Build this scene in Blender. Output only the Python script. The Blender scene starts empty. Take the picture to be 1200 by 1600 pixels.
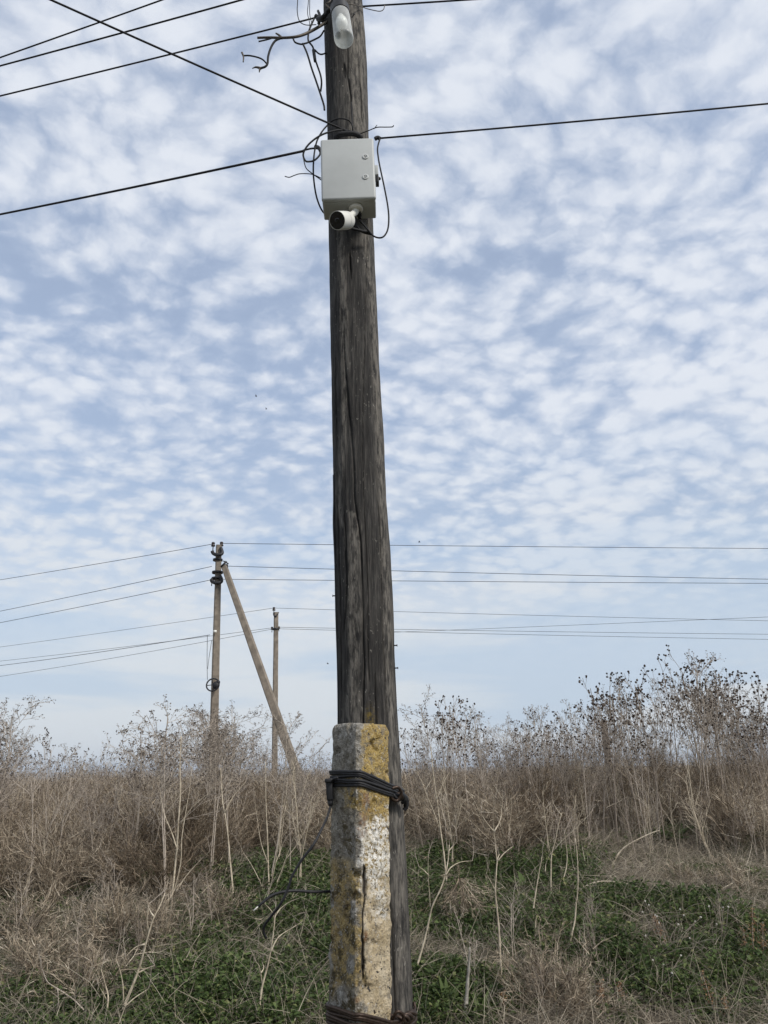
import bpy, bmesh, math, random
import numpy as np
from mathutils import Vector, Matrix, noise as mnoise

R = math.radians
random.seed(7)
rs = np.random.RandomState(11)
scene = bpy.context.scene
COL = scene.collection

# ------------------------------------------------------------------ camera
PITCH, ROLL, EYE = R(18.7), R(-1.0), 1.6
F = 1200.0                                   # focal length in photo pixels (1200 x 1600)
cam_data = bpy.data.cameras.new('camera')
cam_data.sensor_fit = 'VERTICAL'
cam_data.sensor_height = 36.0
cam_data.lens = 36.0 * F / 1600.0
cam_data.clip_start = 0.05
cam_data.clip_end = 20000
cam = bpy.data.objects.new('camera', cam_data)
COL.objects.link(cam)
CM = Matrix.Translation((0, 0, EYE)) @ Matrix.Rotation(math.pi / 2 + PITCH, 4, 'X') @ Matrix.Rotation(ROLL, 4, 'Z')
cam.matrix_world = CM
scene.camera = cam
CI = np.array(CM.inverted())

# ------------------------------------------------------------------ sky and sun
SUN_ELEV, SUN_AZ = R(42), R(130)              # azimuth from +Y towards +X
SKY_STRENGTH = 0.1
world = bpy.data.worlds.new('World')
scene.world = world
world.use_nodes = True
world.cycles.sampling_method = 'MANUAL'
world.cycles.sample_map_resolution = 512
scene.view_settings.view_transform = 'Standard'
scene.view_settings.look = 'None'
scene.view_settings.exposure = 0.5
scene.cycles.max_bounces = 6
scene.cycles.diffuse_bounces = 3
scene.cycles.transparent_max_bounces = 12
scene.view_settings.gamma = 1.0

def build_world():
    nt = world.node_tree
    nt.nodes.clear()
    N = nt.nodes.new
    L = nt.links.new
    out = N('ShaderNodeOutputWorld')
    bg = N('ShaderNodeBackground')
    bg.inputs['Strength'].default_value = SKY_STRENGTH
    sky = N('ShaderNodeTexSky')
    sky.sky_type = 'NISHITA'
    sky.sun_disc = False
    sky.sun_elevation = SUN_ELEV
    sky.sun_rotation = SUN_AZ
    sky.air_density = 1.0
    sky.dust_density = 0.6
    sky.ozone_density = 1.6

    def mth(op, a, b=None, c=None, clamp=False):
        n = N('ShaderNodeMath'); n.operation = op; n.use_clamp = clamp
        for i, v in enumerate((a, b, c)):
            if v is None: continue
            if isinstance(v, (int, float)): n.inputs[i].default_value = v
            else: L(v, n.inputs[i])
        return n.outputs[0]

    def rng(v, a, b, c=0.0, d=1.0, smooth=True):
        n = N('ShaderNodeMapRange'); n.interpolation_type = 'SMOOTHSTEP' if smooth else 'LINEAR'
        L(v, n.inputs[0])
        for i, x in enumerate((a, b, c, d)): n.inputs[i + 1].default_value = x
        return n.outputs[0]

    tc = N('ShaderNodeTexCoord')
    sep = N('ShaderNodeSeparateXYZ'); L(tc.outputs['Generated'], sep.inputs[0])
    zc = mth('MAXIMUM', sep.outputs[2], 0.0)
    zz = mth('ADD', zc, 0.26)
    comb = N('ShaderNodeCombineXYZ')
    L(mth('DIVIDE', sep.outputs[0], zz), comb.inputs[0])
    L(mth('DIVIDE', sep.outputs[1], zz), comb.inputs[1])
    mp = N('ShaderNodeMapping'); mp.inputs['Rotation'].default_value = (0, 0, R(-28)); mp.inputs['Scale'].default_value = (1.0, 1.18, 1)
    mp.inputs['Location'].default_value = (3.7, 1.9, 0)
    L(comb.outputs[0], mp.inputs[0])

    def noise(scale, detail, rough, vec, out='Fac'):
        n = N('ShaderNodeTexNoise'); n.noise_dimensions = '2D'; n.inputs['Scale'].default_value = scale
        n.inputs['Detail'].default_value = detail; n.inputs['Roughness'].default_value = rough
        L(vec, n.inputs[0]); return n.outputs[out]

    def warp(vec, scale, amount, detail=2):
        c = noise(scale, detail, 0.5, vec, 'Color')
        sub = N('ShaderNodeVectorMath'); sub.operation = 'SUBTRACT'; L(c, sub.inputs[0]); sub.inputs[1].default_value = (.5, .5, .5)
        scl = N('ShaderNodeVectorMath'); scl.operation = 'SCALE'; L(sub.outputs[0], scl.inputs[0]); scl.inputs['Scale'].default_value = amount
        add = N('ShaderNodeVectorMath'); add.operation = 'ADD'; L(vec, add.inputs[0]); L(scl.outputs[0], add.inputs[1])
        return add.outputs[0]
    P = warp(warp(mp.outputs[0], 2.2, 0.10), 30.0, 0.022, 3)

    def voro(scale, smooth):
        v = N('ShaderNodeTexVoronoi'); v.voronoi_dimensions = '2D'; v.feature = 'SMOOTH_F1'; v.inputs['Scale'].default_value = scale
        v.inputs['Smoothness'].default_value = smooth
        L(P, v.inputs['Vector']); return v.outputs['Distance']

    big = noise(0.75, 3, 0.5, mp.outputs[0])
    cov = noise(3.4, 3, 0.55, mp.outputs[0])
    mid = noise(11.0, 4, 0.55, P)
    fine = noise(46, 5, 0.62, P)
    puff = voro(14.5, 0.4)
    puff2 = voro(31.0, 0.4)
    d = mth('MULTIPLY', mth('SUBTRACT', 0.36, puff), 1.4)
    d = mth('ADD', d, mth('MULTIPLY', mth('SUBTRACT', 0.36, puff2), 0.55))
    d = mth('ADD', d, mth('MULTIPLY', mth('SUBTRACT', mid, 0.5), 1.0))
    d = mth('ADD', d, mth('MULTIPLY', mth('SUBTRACT', fine, 0.5), 0.75))
    d = mth('ADD', d, mth('MULTIPLY', mth('SUBTRACT', cov, 0.44), 1.15))
    d = mth('ADD', d, mth('MULTIPLY', mth('SUBTRACT', big, 0.45), 1.9))
    mask = rng(d, -1.15, 0.72, 0.0, 1.0)
    # thin high streaks low over the land, and the haze layer that veils the gaps there
    st = N('ShaderNodeCombineXYZ')
    L(mth('MULTIPLY', mth('DIVIDE', sep.outputs[0], mth('MAXIMUM', mth('ABSOLUTE', sep.outputs[1]), 0.25)), 1.6), st.inputs[0])
    L(mth('MULTIPLY', zc, 13.0), st.inputs[1])
    streak = noise(1.0, 5, 0.55, warp(st.outputs[0], 1.3, 0.5))
    low = rng(zc, 0.07, 0.22, 1.0, 0.0)
    smask = rng(streak, 0.36, 0.56, 0.42, 1.0)
    mm = N('ShaderNodeMix'); L(low, mm.inputs[0]); L(mask, mm.inputs[2]); L(smask, mm.inputs[3])
    m1 = mm.outputs[0]
    mask2 = mth('MAXIMUM', mth('ADD', mth('MULTIPLY', m1, 0.46), 0.50), mth('MULTIPLY', rng(zc, 0.10, 0.55, 1.0, 0.0), 0.95))
    thick = rng(m1, 0.15, 1.0, 0.0, 1.0, False)
    cc = N('ShaderNodeMix'); cc.data_type = 'RGBA'
    cc.inputs[6].default_value = (4.0, 4.65, 5.85, 1)
    cc.inputs[7].default_value = (5.65, 5.95, 6.5, 1)
    L(thick, cc.inputs[0])
    lowc = N('ShaderNodeMix'); lowc.data_type = 'RGBA'
    hz = N('ShaderNodeMix'); hz.data_type = 'RGBA'; L(smask, hz.inputs[0]); hz.inputs[6].default_value = (3.0, 4.05, 5.3, 1); hz.inputs[7].default_value = (5.0, 5.3, 5.55, 1)
    L(mth('MULTIPLY', rng(zc, 0.06, 0.50, 1.0, 0.0), 0.88), lowc.inputs[0]); L(cc.outputs[2], lowc.inputs[6]); L(hz.outputs[2], lowc.inputs[7])
    mix = N('ShaderNodeMix'); mix.data_type = 'RGBA'
    L(mask2, mix.inputs[0]); L(sky.outputs[0], mix.inputs[6]); L(lowc.outputs[2], mix.inputs[7])
    L(mix.outputs[2], bg.inputs['Color'])
    L(bg.outputs[0], out.inputs[0])
build_world()

sun_data = bpy.data.lights.new('sun', 'SUN')
sun_data.energy = 2.4
sun_data.angle = R(13)
sun_data.color = (1.0, 0.95, 0.87)
sun = bpy.data.objects.new('sun', sun_data)
COL.objects.link(sun)
sdir = Vector((math.sin(SUN_AZ) * math.cos(SUN_ELEV), math.cos(SUN_AZ) * math.cos(SUN_ELEV), math.sin(SUN_ELEV)))
sun.rotation_euler = sdir.to_track_quat('Z', 'Y').to_euler()
sun.location = (30, 20, 30)

# ------------------------------------------------------------------ helpers
CMI = np.array(CM)
def ray(px, py):
    d = CM.to_3x3() @ Vector(((px - 600) / F, (800 - py) / F, -1))
    return d
def at(px, py, Y):
    """point on the vertical plane y = Y seen at photo pixel (px, py)"""
    d = ray(px, py)
    return Vector((0, 0, EYE)) + d * (Y / d.y)
def project(P):
    """(N,3) world points -> photo pixels"""
    P = np.asarray(P, dtype=float)
    q = P @ CI[:3, :3].T + CI[:3, 3]
    return 600 + F * q[:, 0] / -q[:, 2], 800 - F * q[:, 1] / -q[:, 2]

def ss(a, b, x):
    t = np.clip((np.asarray(x, dtype=float) - a) / (b - a), 0, 1)
    return t * t * (3 - 2 * t)

def ground_z(x, y):
    x = np.asarray(x, dtype=float); y = np.asarray(y, dtype=float)
    z = 0.75 * ss(3.6, 9.5, y) + 0.2 * ss(9.5, 17, y)
    near = 1 - ss(30, 90, np.hypot(x, y))
    z = z + near * (0.035 * np.sin(1.7 * x + 0.6 * y) + 0.03 * np.sin(2.3 * y - 1.1 * x + 1.0) + 0.02 * np.sin(4.1 * x + 3.3 * y))
    z = z + 0.10 * ss(1.5, 5.0, x) * ss(7.0, 10, y) * near
    r = np.hypot(x, y)
    z = z - 16 * ss(70, 700, r)
    hill = 16 + 8 + 18 * (1 - ss(-900, 200, x)) + 5 * np.sin(x / 900 + 1.0) + 3 * np.sin(x / 310 + 0.4)
    z = z + hill * ss(2200, 4200, r)
    return z
def gz(x, y): return float(ground_z(x, y))
def ground_at(px, py):
    d = ray(px, py); t = 2.0
    while t < 80:
        p = Vector((0, 0, EYE)) + d * t
        if p.z <= gz(p.x, p.y): return Vector((p.x, p.y, gz(p.x, p.y)))
        t += 0.02
    return Vector((p.x, p.y, gz(p.x, p.y)))

def mesh_from(name, V, Fc, mat=None, smooth=True):
    me = bpy.data.meshes.new(name)
    me.from_pydata([tuple(v) for v in V], [], [tuple(f) for f in Fc])
    if smooth: me.polygons.foreach_set('use_smooth', [True] * len(me.polygons))
    if mat: me.materials.append(mat)
    me.update()
    return me
def mesh_np(name, V, quads=None, tris=None, mat=None, smooth=False):
    """fast mesh from arrays"""
    me = bpy.data.meshes.new(name)
    V = np.asarray(V, dtype=np.float32).reshape(-1, 3)
    loops, starts = [], []
    n = 0
    if quads is not None and len(quads):
        q = np.asarray(quads, dtype=np.int32).reshape(-1, 4)
        loops.append(q.ravel()); starts.append(np.arange(len(q)) * 4 + n); n += q.size
    if tris is not None and len(tris):
        t = np.asarray(tris, dtype=np.int32).reshape(-1, 3)
        loops.append(t.ravel()); starts.append(np.arange(len(t)) * 3 + n); n += t.size
    lp = np.concatenate(loops); st = np.concatenate(starts).astype(np.int32)
    me.vertices.add(len(V)); me.vertices.foreach_set('co', V.ravel())
    me.loops.add(len(lp)); me.loops.foreach_set('vertex_index', lp)
    me.polygons.add(len(st)); me.polygons.foreach_set('loop_start', st)
    if smooth: me.polygons.foreach_set('use_smooth', np.ones(len(st), dtype=bool))
    me.update(calc_edges=True)
    if mat: me.materials.append(mat)
    return me

def obj(name, me, parent=None, loc=None):
    o = bpy.data.objects.new(name, me)
    COL.objects.link(o)
    if parent is not None: o.parent = parent
    if loc is not None: o.location = loc
    return o
def tag(o, label=None, cat=None, group=None, kind=None):
    if label: o['label'] = label
    if cat: o['category'] = cat
    if group: o['group'] = group
    if kind: o['kind'] = kind
    return o
def empty(name, loc, label, cat, group=None):
    o = bpy.data.objects.new(name, None)
    o.empty_display_size = 0.1
    COL.objects.link(o); o.location = loc
    return tag(o, label, cat, group)

def smooth_path(pts, sub=6):
    """Catmull-Rom through pts"""
    P = [Vector(p) for p in pts]
    if len(P) < 3: return P
    Q = [P[0] * 2 - P[1]] + P + [P[-1] * 2 - P[-2]]
    out = []
    for i in range(1, len(Q) - 2):
        a, b, c, d = Q[i - 1:i + 3]
        for k in range(sub):
            t = k / sub
            out.append(0.5 * ((2 * b) + (c - a) * t + (2 * a - 5 * b + 4 * c - d) * t * t + (3 * b - a - 3 * c + d) * t ** 3))
    out.append(P[-1])
    return out

class MB:
    """collects geometry for one mesh"""
    def __init__(s): s.v = []; s.f = []
    def add(s, V, Fc):
        o = len(s.v); s.v += [tuple(v) for v in V]; s.f += [tuple(i + o for i in f) for f in Fc]
    def tube(s, pts, r, sides=6, cap=True):
        pts = [Vector(p) for p in pts]; n = len(pts)
        rad = r if isinstance(r, (list, tuple)) else [r] * n
        if len(rad) != n: rad = [rad[0] + (rad[-1] - rad[0]) * i / (n - 1) for i in range(n)]
        V, Fc = [], []
        ref = Vector((0.31, 0.17, 0.93))
        for i, p in enumerate(pts):
            t = (pts[min(i + 1, n - 1)] - pts[max(i - 1, 0)])
            if t.length < 1e-9: t = Vector((0, 0, 1))
            t.normalize()
            if i == 0:
                if abs(t.dot(ref)) > .95: ref = Vector((1, 0.1, 0))
                u = t.cross(ref).normalized()
            else:
                u = (u - t * u.dot(t))
                if u.length < 1e-6: u = t.orthogonal()
                u.normalize()
            w = t.cross(u)
            for k in range(sides):
                a = 2 * math.pi * k / sides
                V.append(p + (u * math.cos(a) + w * math.sin(a)) * rad[i])
        for i in range(n - 1):
            for k in range(sides):
                k2 = (k + 1) % sides
                Fc.append((i * sides + k, i * sides + k2, (i + 1) * sides + k2, (i + 1) * sides + k))
        if cap:
            Fc.append(tuple(range(sides - 1, -1, -1)))
            Fc.append(tuple(range((n - 1) * sides, n * sides)))
        s.add(V, Fc); return s
    def lathe(s, prof, M=Matrix(), sides=24):
        """prof: list of (r, z)"""
        V, Fc = [], []
        for r, z in prof:
            for k in range(sides):
                a = 2 * math.pi * k / sides
                V.append(M @ Vector((r * math.cos(a), r * math.sin(a), z)))
        for i in range(len(prof) - 1):
            for k in range(sides):
                k2 = (k + 1) % sides
                Fc.append((i * sides + k, i * sides + k2, (i + 1) * sides + k2, (i + 1) * sides + k))
        Fc.append(tuple(range(sides - 1, -1, -1)))
        Fc.append(tuple(range((len(prof) - 1) * sides, len(prof) * sides)))
        s.add(V, Fc); return s
    def box(s, c, d, M=Matrix(), bevel=0.0, seg=2):
        bm = bmesh.new()
        bmesh.ops.create_cube(bm, size=1)
        bmesh.ops.scale(bm, vec=d, verts=bm.verts)
        if bevel: bmesh.ops.bevel(bm, geom=bm.edges[:], offset=bevel, segments=seg, affect='EDGES', profile=0.5)
        bm.verts.index_update()
        s.add([M @ (v.co + Vector(c)) for v in bm.verts], [[v.index for v in f.verts] for f in bm.faces])
        bm.free(); return s
    def ball(s, c, r, sub=1, sc=(1, 1, 1), M=None):
        bm = bmesh.new()
        bmesh.ops.create_icosphere(bm, subdivisions=sub, radius=r)
        bm.verts.index_update()
        V = [Vector((v.co.x * sc[0], v.co.y * sc[1], v.co.z * sc[2])) for v in bm.verts]
        if M is not None: V = [M @ v for v in V]
        s.add([v + Vector(c) for v in V], [[v.index for v in f.verts] for f in bm.faces])
        bm.free(); return s
    def build(s, name, mat, parent=None, origin=None, smooth=True):
        V = s.v
        o3 = Vector((0, 0, 0))
        if parent is not None and origin is None: o3 = parent.matrix_basis.translation.copy()
        if origin is not None: o3 = Vector(origin)
        V = [(v[0] - o3.x, v[1] - o3.y, v[2] - o3.z) for v in V]
        me = mesh_from(name, V, s.f, mat, smooth)
        o = obj(name, me, parent)
        if parent is None: o.location = o3
        return o

def autosmooth(o, ang=35):
    me = o.data
    bm = bmesh.new(); bm.from_mesh(me)
    for e in bm.edges:
        if len(e.link_faces) == 2 and e.calc_face_angle(0) > R(ang): e.smooth = False
    bm.to_mesh(me); bm.free()
    return o

# ------------------------------------------------------------------ materials
def new_mat(name, rough=0.8):
    m = bpy.data.materials.new(name); m.use_nodes = True
    nt = m.node_tree
    b = nt.nodes['Principled BSDF']
    b.inputs['Roughness'].default_value = rough
    b.inputs['Specular IOR Level'].default_value = 0.3
    return m, nt, b

def ramp(nt, fac, stops):
    n = nt.nodes.new('ShaderNodeValToRGB')
    e = n.color_ramp.elements
    while len(e) < len(stops): e.new(0.5)
    for i, (p, c) in enumerate(stops):
        e[i].position = p; e[i].color = (*c, 1)
    nt.links.new(fac, n.inputs[0])
    return n.outputs[0]
def nnoise(nt, scale, detail=4, rough=0.55, vec=None, dist=0.0):
    n = nt.nodes.new('ShaderNodeTexNoise')
    n.inputs['Scale'].default_value = scale; n.inputs['Detail'].default_value = detail
    n.inputs['Roughness'].default_value = rough; n.inputs['Distortion'].default_value = dist
    if vec is not None: nt.links.new(vec, n.inputs[0])
    return n.outputs['Fac']
def objco(nt, scale=(1, 1, 1)):
    tc = nt.nodes.new('ShaderNodeTexCoord'); mp = nt.nodes.new('ShaderNodeMapping')
    mp.inputs['Scale'].default_value = scale
    nt.links.new(tc.outputs['Object'], mp.inputs[0]); return mp.outputs[0]
def mixc(nt, fac, a, b, mode='MIX'):
    n = nt.nodes.new('ShaderNodeMix'); n.data_type = 'RGBA'; n.blend_type = mode
    for i, v in ((0, fac), (6, a), (7, b)):
        if isinstance(v, (int, float)): n.inputs[i].default_value = v
        elif isinstance(v, tuple): n.inputs[i].default_value = (*v, 1)
        else: nt.links.new(v, n.inputs[i])
    return n.outputs[2]
def nmath(nt, op, a, b=None, clamp=False):
    n = nt.nodes.new('ShaderNodeMath'); n.operation = op; n.use_clamp = clamp
    for i, v in enumerate((a, b)):
        if v is None: continue
        if isinstance(v, (int, float)): n.inputs[i].default_value = v
        else: nt.links.new(v, n.inputs[i])
    return n.outputs[0]
def nrange(nt, v, a, b, c=0.0, d=1.0):
    n = nt.nodes.new('ShaderNodeMapRange'); n.interpolation_type = 'SMOOTHSTEP'
    nt.links.new(v, n.inputs[0])
    for i, x in enumerate((a, b, c, d)): n.inputs[i + 1].default_value = x
    return n.outputs[0]
def attr(nt, name):
    n = nt.nodes.new('ShaderNodeAttribute'); n.attribute_name = name; return n.outputs['Fac']
def bump(nt, b, h, strength=0.5, dist=0.01):
    n = nt.nodes.new('ShaderNodeBump'); n.inputs['Strength'].default_value = strength; n.inputs['Distance'].default_value = dist
    nt.links.new(h, n.inputs['Height']); nt.links.new(n.outputs[0], b.inputs['Normal'])

def plain(name, col, rough=0.6, var=0.25, scale=30, metal=0.0, spec=0.3):
    m, nt, b = new_mat(name, rough)
    b.inputs['Metallic'].default_value = metal
    b.inputs['Specular IOR Level'].default_value = spec
    f = nnoise(nt, scale, 5, 0.6, objco(nt))
    lo = tuple(c * (1 - var) for c in col); hi = tuple(min(1, c * (1 + var)) for c in col)
    nt.links.new(ramp(nt, f, [(0.3, lo), (0.7, hi)]), b.inputs['Base Color'])
    return m

def island(name, stops, rough=0.8, trans=0.0, patch=None):
    """colour varies from piece to piece (stalk, leaf)"""
    m, nt, b = new_mat(name, rough)
    g = nt.nodes.new('ShaderNodeNewGeometry')
    c = ramp(nt, g.outputs['Random Per Island'], stops)
    if patch:
        tc = nt.nodes.new('ShaderNodeTexCoord')
        f = nnoise(nt, patch[0], 3, 0.5, tc.outputs['Object'])
        c = mixc(nt, nrange(nt, f, 0.42, 0.62), c, mixc(nt, 1.0, c, patch[1], 'MULTIPLY'))
    nt.links.new(c, b.inputs['Base Color'])
    b.inputs['Specular IOR Level'].default_value = 0.15
    if trans:
        out = nt.nodes['Material Output']
        t = nt.nodes.new('ShaderNodeBsdfTranslucent'); nt.links.new(c, t.inputs[0])
        mx = nt.nodes.new('ShaderNodeMixShader'); mx.inputs[0].default_value = trans
        nt.links.new(b.outputs[0], mx.inputs[1]); nt.links.new(t.outputs[0], mx.inputs[2]); nt.links.new(mx.outputs[0], out.inputs[0])
    return m

def mat_pole():
    m, nt, b = new_mat('weathered_pole_wood', 0.88)
    g1 = nnoise(nt, 1.0, 7, 0.72, objco(nt, (105, 105, 7)))
    g2 = nnoise(nt, 1.0, 5, 0.6, objco(nt, (34, 34, 2.2)))
    p1 = nnoise(nt, 1.0, 4, 0.6, objco(nt, (9, 9, 4)))
    base = ramp(nt, g1, [(0.30, (0.016, 0.0158, 0.0155)), (0.5, (0.052, 0.049, 0.045)), (0.72, (0.135, 0.125, 0.112))])
    c = mixc(nt, nrange(nt, g2, 0.35, 0.65), mixc(nt, 1.0, base, (0.62, 0.62, 0.63), 'MULTIPLY'), base)
    c = mixc(nt, nrange(nt, p1, 0.40, 0.66), mixc(nt, 1.0, c, (0.62, 0.61, 0.62), 'MULTIPLY'), c)
    # pale worn strip, top weathering, paler right flank: all driven by the pale attribute
    pn = nnoise(nt, 1.0, 6, 0.7, objco(nt, (60, 60, 14)))
    pale = nmath(nt, 'MULTIPLY', attr(nt, 'pale'), nrange(nt, pn, 0.38, 0.60))
    c = mixc(nt, pale, c, ramp(nt, g1, [(0.3, (0.085, 0.078, 0.068)), (0.7, (0.225, 0.205, 0.178))]))
    ln = nnoise(nt, 60, 5, 0.7, objco(nt))
    lich = nmath(nt, 'MULTIPLY', attr(nt, 'lichen'), nrange(nt, ln, 0.42, 0.66, 0.0, 0.75))
    c = mixc(nt, lich, c, (0.20, 0.14, 0.025))
    fl = nnoise(nt, 1.0, 3, 0.6, objco(nt, (110, 110, 45)))
    flp = nnoise(nt, 1.0, 2, 0.5, objco(nt, (9, 9, 5)))
    c = mixc(nt, nmath(nt, 'MULTIPLY', nrange(nt, fl, 0.63, 0.70, 0.0, 0.6), nrange(nt, flp, 0.42, 0.62)), c, (0.34, 0.32, 0.28))
    ck = attr(nt, 'crack')
    c = mixc(nt, ck, c, (0.012, 0.011, 0.010))
    nt.links.new(c, b.inputs['Base Color'])
    h = nmath(nt, 'ADD', g1, nmath(nt, 'MULTIPLY', g2, 1.2))
    bump(nt, b, h, 1.0, 0.008)
    return m

def mat_concrete():
    m, nt, b = new_mat('old_lichen_concrete', 0.9)
    oc = objco(nt)
    n1 = nnoise(nt, 9, 6, 0.65, oc); n2 = nnoise(nt, 45, 6, 0.7, oc); n3 = nnoise(nt, 170, 4, 0.6, oc)
    base = ramp(nt, n2, [(0.28, (0.12, 0.11, 0.097)), (0.5, (0.27, 0.255, 0.228)), (0.72, (0.45, 0.43, 0.395))])
    c = mixc(nt, nrange(nt, n1, 0.36, 0.62), mixc(nt, 1.0, base, (0.74, 0.69, 0.60), 'MULTIPLY'), base)
    och = nmath(nt, 'MULTIPLY', attr(nt, 'ochre'), nrange(nt, n2, 0.30, 0.55, 0.0, 1.0))
    oc2 = ramp(nt, n3, [(0.3, (0.18, 0.115, 0.035)), (0.55, (0.37, 0.265, 0.09)), (0.8, (0.54, 0.45, 0.24))])
    c = mixc(nt, och, c, oc2)
    cream = nmath(nt, 'MULTIPLY', attr(nt, 'cream'), nrange(nt, n2, 0.30, 0.52, 0.15, 0.95))
    c = mixc(nt, cream, c, ramp(nt, n1, [(0.35, (0.40, 0.31, 0.18)), (0.65, (0.58, 0.50, 0.37))]))
    wn = nnoise(nt, 85, 6, 0.75, oc)
    wh = nmath(nt, 'MULTIPLY', attr(nt, 'white'), nrange(nt, wn, 0.43, 0.52, 0.0, 0.95))
    c = mixc(nt, wh, c, (0.80, 0.78, 0.73))
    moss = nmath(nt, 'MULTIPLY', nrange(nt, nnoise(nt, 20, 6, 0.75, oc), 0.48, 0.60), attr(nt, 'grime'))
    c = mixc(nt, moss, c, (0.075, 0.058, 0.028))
    c = mixc(nt, nmath(nt, 'MULTIPLY', attr(nt, 'rust'), nrange(nt, n2, 0.35, 0.6)), c, (0.19, 0.095, 0.04))
    sp = nnoise(nt, 130, 3, 0.6, oc)
    c = mixc(nt, nrange(nt, sp, 0.60, 0.68, 0.0, 0.75), c, (0.50, 0.48, 0.44))
    c = mixc(nt, nrange(nt, nnoise(nt, 105, 3, 0.6, objco(nt, (1, 1, 0.8))), 0.40, 0.33, 0.0, 0.8), c, (0.06, 0.05, 0.04))
    pit = nrange(nt, nnoise(nt, 60, 2, 0.4, oc), 0.66, 0.72)
    c = mixc(nt, pit, c, (0.05, 0.045, 0.04))
    c = mixc(nt, attr(nt, 'crack'), c, (0.03, 0.024, 0.02))
    nt.links.new(c, b.inputs['Base Color'])
    bump(nt, b, nmath(nt, 'ADD', n2, nmath(nt, 'MULTIPLY', n3, 0.6)), 1.0, 0.010)
    return m

def mat_ground():
    m, nt, b = new_mat('dry_soil_and_litter', 0.95)
    tc = nt.nodes.new('ShaderNodeTexCoord')
    n1 = nnoise(nt, 0.9, 5, 0.6, tc.outputs['Object']); n2 = nnoise(nt, 14, 6, 0.7, tc.outputs['Object'])
    n3 = nnoise(nt, 0.02, 5, 0.6, tc.outputs['Object'])
    soil = ramp(nt, n2, [(0.3, (0.045, 0.036, 0.027)), (0.6, (0.12, 0.097, 0.073)), (0.8, (0.19, 0.155, 0.12))])
    g = ramp(nt, n2, [(0.3, (0.025, 0.035, 0.014)), (0.7, (0.07, 0.085, 0.035))])
    c = mixc(nt, nrange(nt, n1, 0.45, 0.6), soil, g)
    far = ramp(nt, n3, [(0.35, (0.14, 0.11, 0.08)), (0.6, (0.19, 0.155, 0.115)), (0.75, (0.10, 0.10, 0.06))])
    sep = nt.nodes.new('ShaderNodeSeparateXYZ'); nt.links.new(tc.outputs['Object'], sep.inputs[0])
    c = mixc(nt, nrange(nt, sep.outputs[1], 11, 22), c, far)
    nt.links.new(c, b.inputs['Base Color'])
    bump(nt, b, n2, 0.8, 0.03)
    return m

M = {}
M['pole'] = mat_pole()
M['concrete'] = mat_concrete()
M['ground'] = mat_ground()
M['black_rubber'] = plain('black_rubber', (0.013, 0.013, 0.015), 0.6, 0.4, 60, spec=0.4)
M['black_wire'] = plain('black_wire_insulation', (0.012, 0.012, 0.014), 0.7, 0.4, 40)
M['rusty_wire'] = plain('dark_annealed_wire', (0.05, 0.034, 0.026), 0.45, 0.5, 90, 0.5)
M['old_wire'] = plain('weathered_aluminium_wire', (0.10, 0.085, 0.07), 0.6, 0.4, 80, 0.3)
M['grey_plastic'] = plain('light_grey_plastic', (0.42, 0.435, 0.428), 0.45, 0.07, 7)
M['white_plastic'] = plain('white_plastic', (0.66, 0.65, 0.60), 0.35, 0.04, 8)
M['lock_metal'] = plain('lock_grey', (0.52, 0.53, 0.52), 0.35, 0.1, 40)
M['dark_plastic'] = plain('dark_plastic', (0.02, 0.02, 0.022), 0.4, 0.3, 40)
M['lens_black'] = plain('glossy_black_lens', (0.004, 0.005, 0.007), 0.06, 0.2, 10, spec=0.6)
M['far_concrete'] = plain('far_pole_concrete', (0.20, 0.17, 0.137), 0.9, 0.38, 5)
M['far_wood'] = plain('brown_weathered_post', (0.12, 0.095, 0.075), 0.9, 0.3, 6)
M['steel_dark'] = plain('dark_steel', (0.03, 0.03, 0.033), 0.5, 0.3, 20, 0.4)
M['glass_dark'] = plain('brown_insulator_glaze', (0.035, 0.028, 0.026), 0.25, 0.3, 20)
M['bulb'] = plain('milky_bulb_glass', (0.80, 0.79, 0.74), 0.3, 0.03, 10)
M['bird'] = plain('dark_bird_feathers', (0.03, 0.03, 0.03), 0.8, 0.2, 10)
M['stone'] = plain('pale_limestone', (0.38, 0.34, 0.28), 0.9, 0.3, 30)

def mat_jar():
    m, nt, b = new_mat('cloudy_clear_plastic', 0.22)
    b.inputs['Base Color'].default_value = (0.86, 0.88, 0.87, 1)
    out = nt.nodes['Material Output']
    tr = nt.nodes.new('ShaderNodeBsdfTransparent'); tr.inputs[0].default_value = (0.93, 0.95, 0.95, 1)
    mx = nt.nodes.new('ShaderNodeMixShader')
    lw = nt.nodes.new('ShaderNodeLayerWeight'); lw.inputs[0].default_value = 0.35
    f = nnoise(nt, 25, 4, 0.6, objco(nt))
    fac = nmath(nt, 'ADD', nmath(nt, 'MULTIPLY', lw.outputs['Facing'], 0.55), nmath(nt, 'MULTIPLY', f, 0.30), True)
    nt.links.new(fac, mx.inputs[0]); nt.links.new(tr.outputs[0], mx.inputs[1]); nt.links.new(b.outputs[0], mx.inputs[2])
    nt.links.new(mx.outputs[0], out.inputs[0])
    return m
M['jar'] = mat_jar()
def mat_stalk(name, a, b_, c_):
    m, nt, b = new_mat(name, 0.75)
    f = nnoise(nt, 1.0, 5, 0.7, objco(nt, (45, 45, 22)))
    nt.links.new(ramp(nt, f, [(0.3, a), (0.55, b_), (0.75, c_)]), b.inputs['Base Color'])
    return m
M['pale_stalk'] = mat_stalk('bleached_stalk', (0.24, 0.19, 0.135), (0.50, 0.43, 0.325), (0.68, 0.61, 0.49))
M['brown_stalk'] = mat_stalk('brown_stalk', (0.18, 0.145, 0.115), (0.30, 0.25, 0.205), (0.44, 0.38, 0.315))
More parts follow.
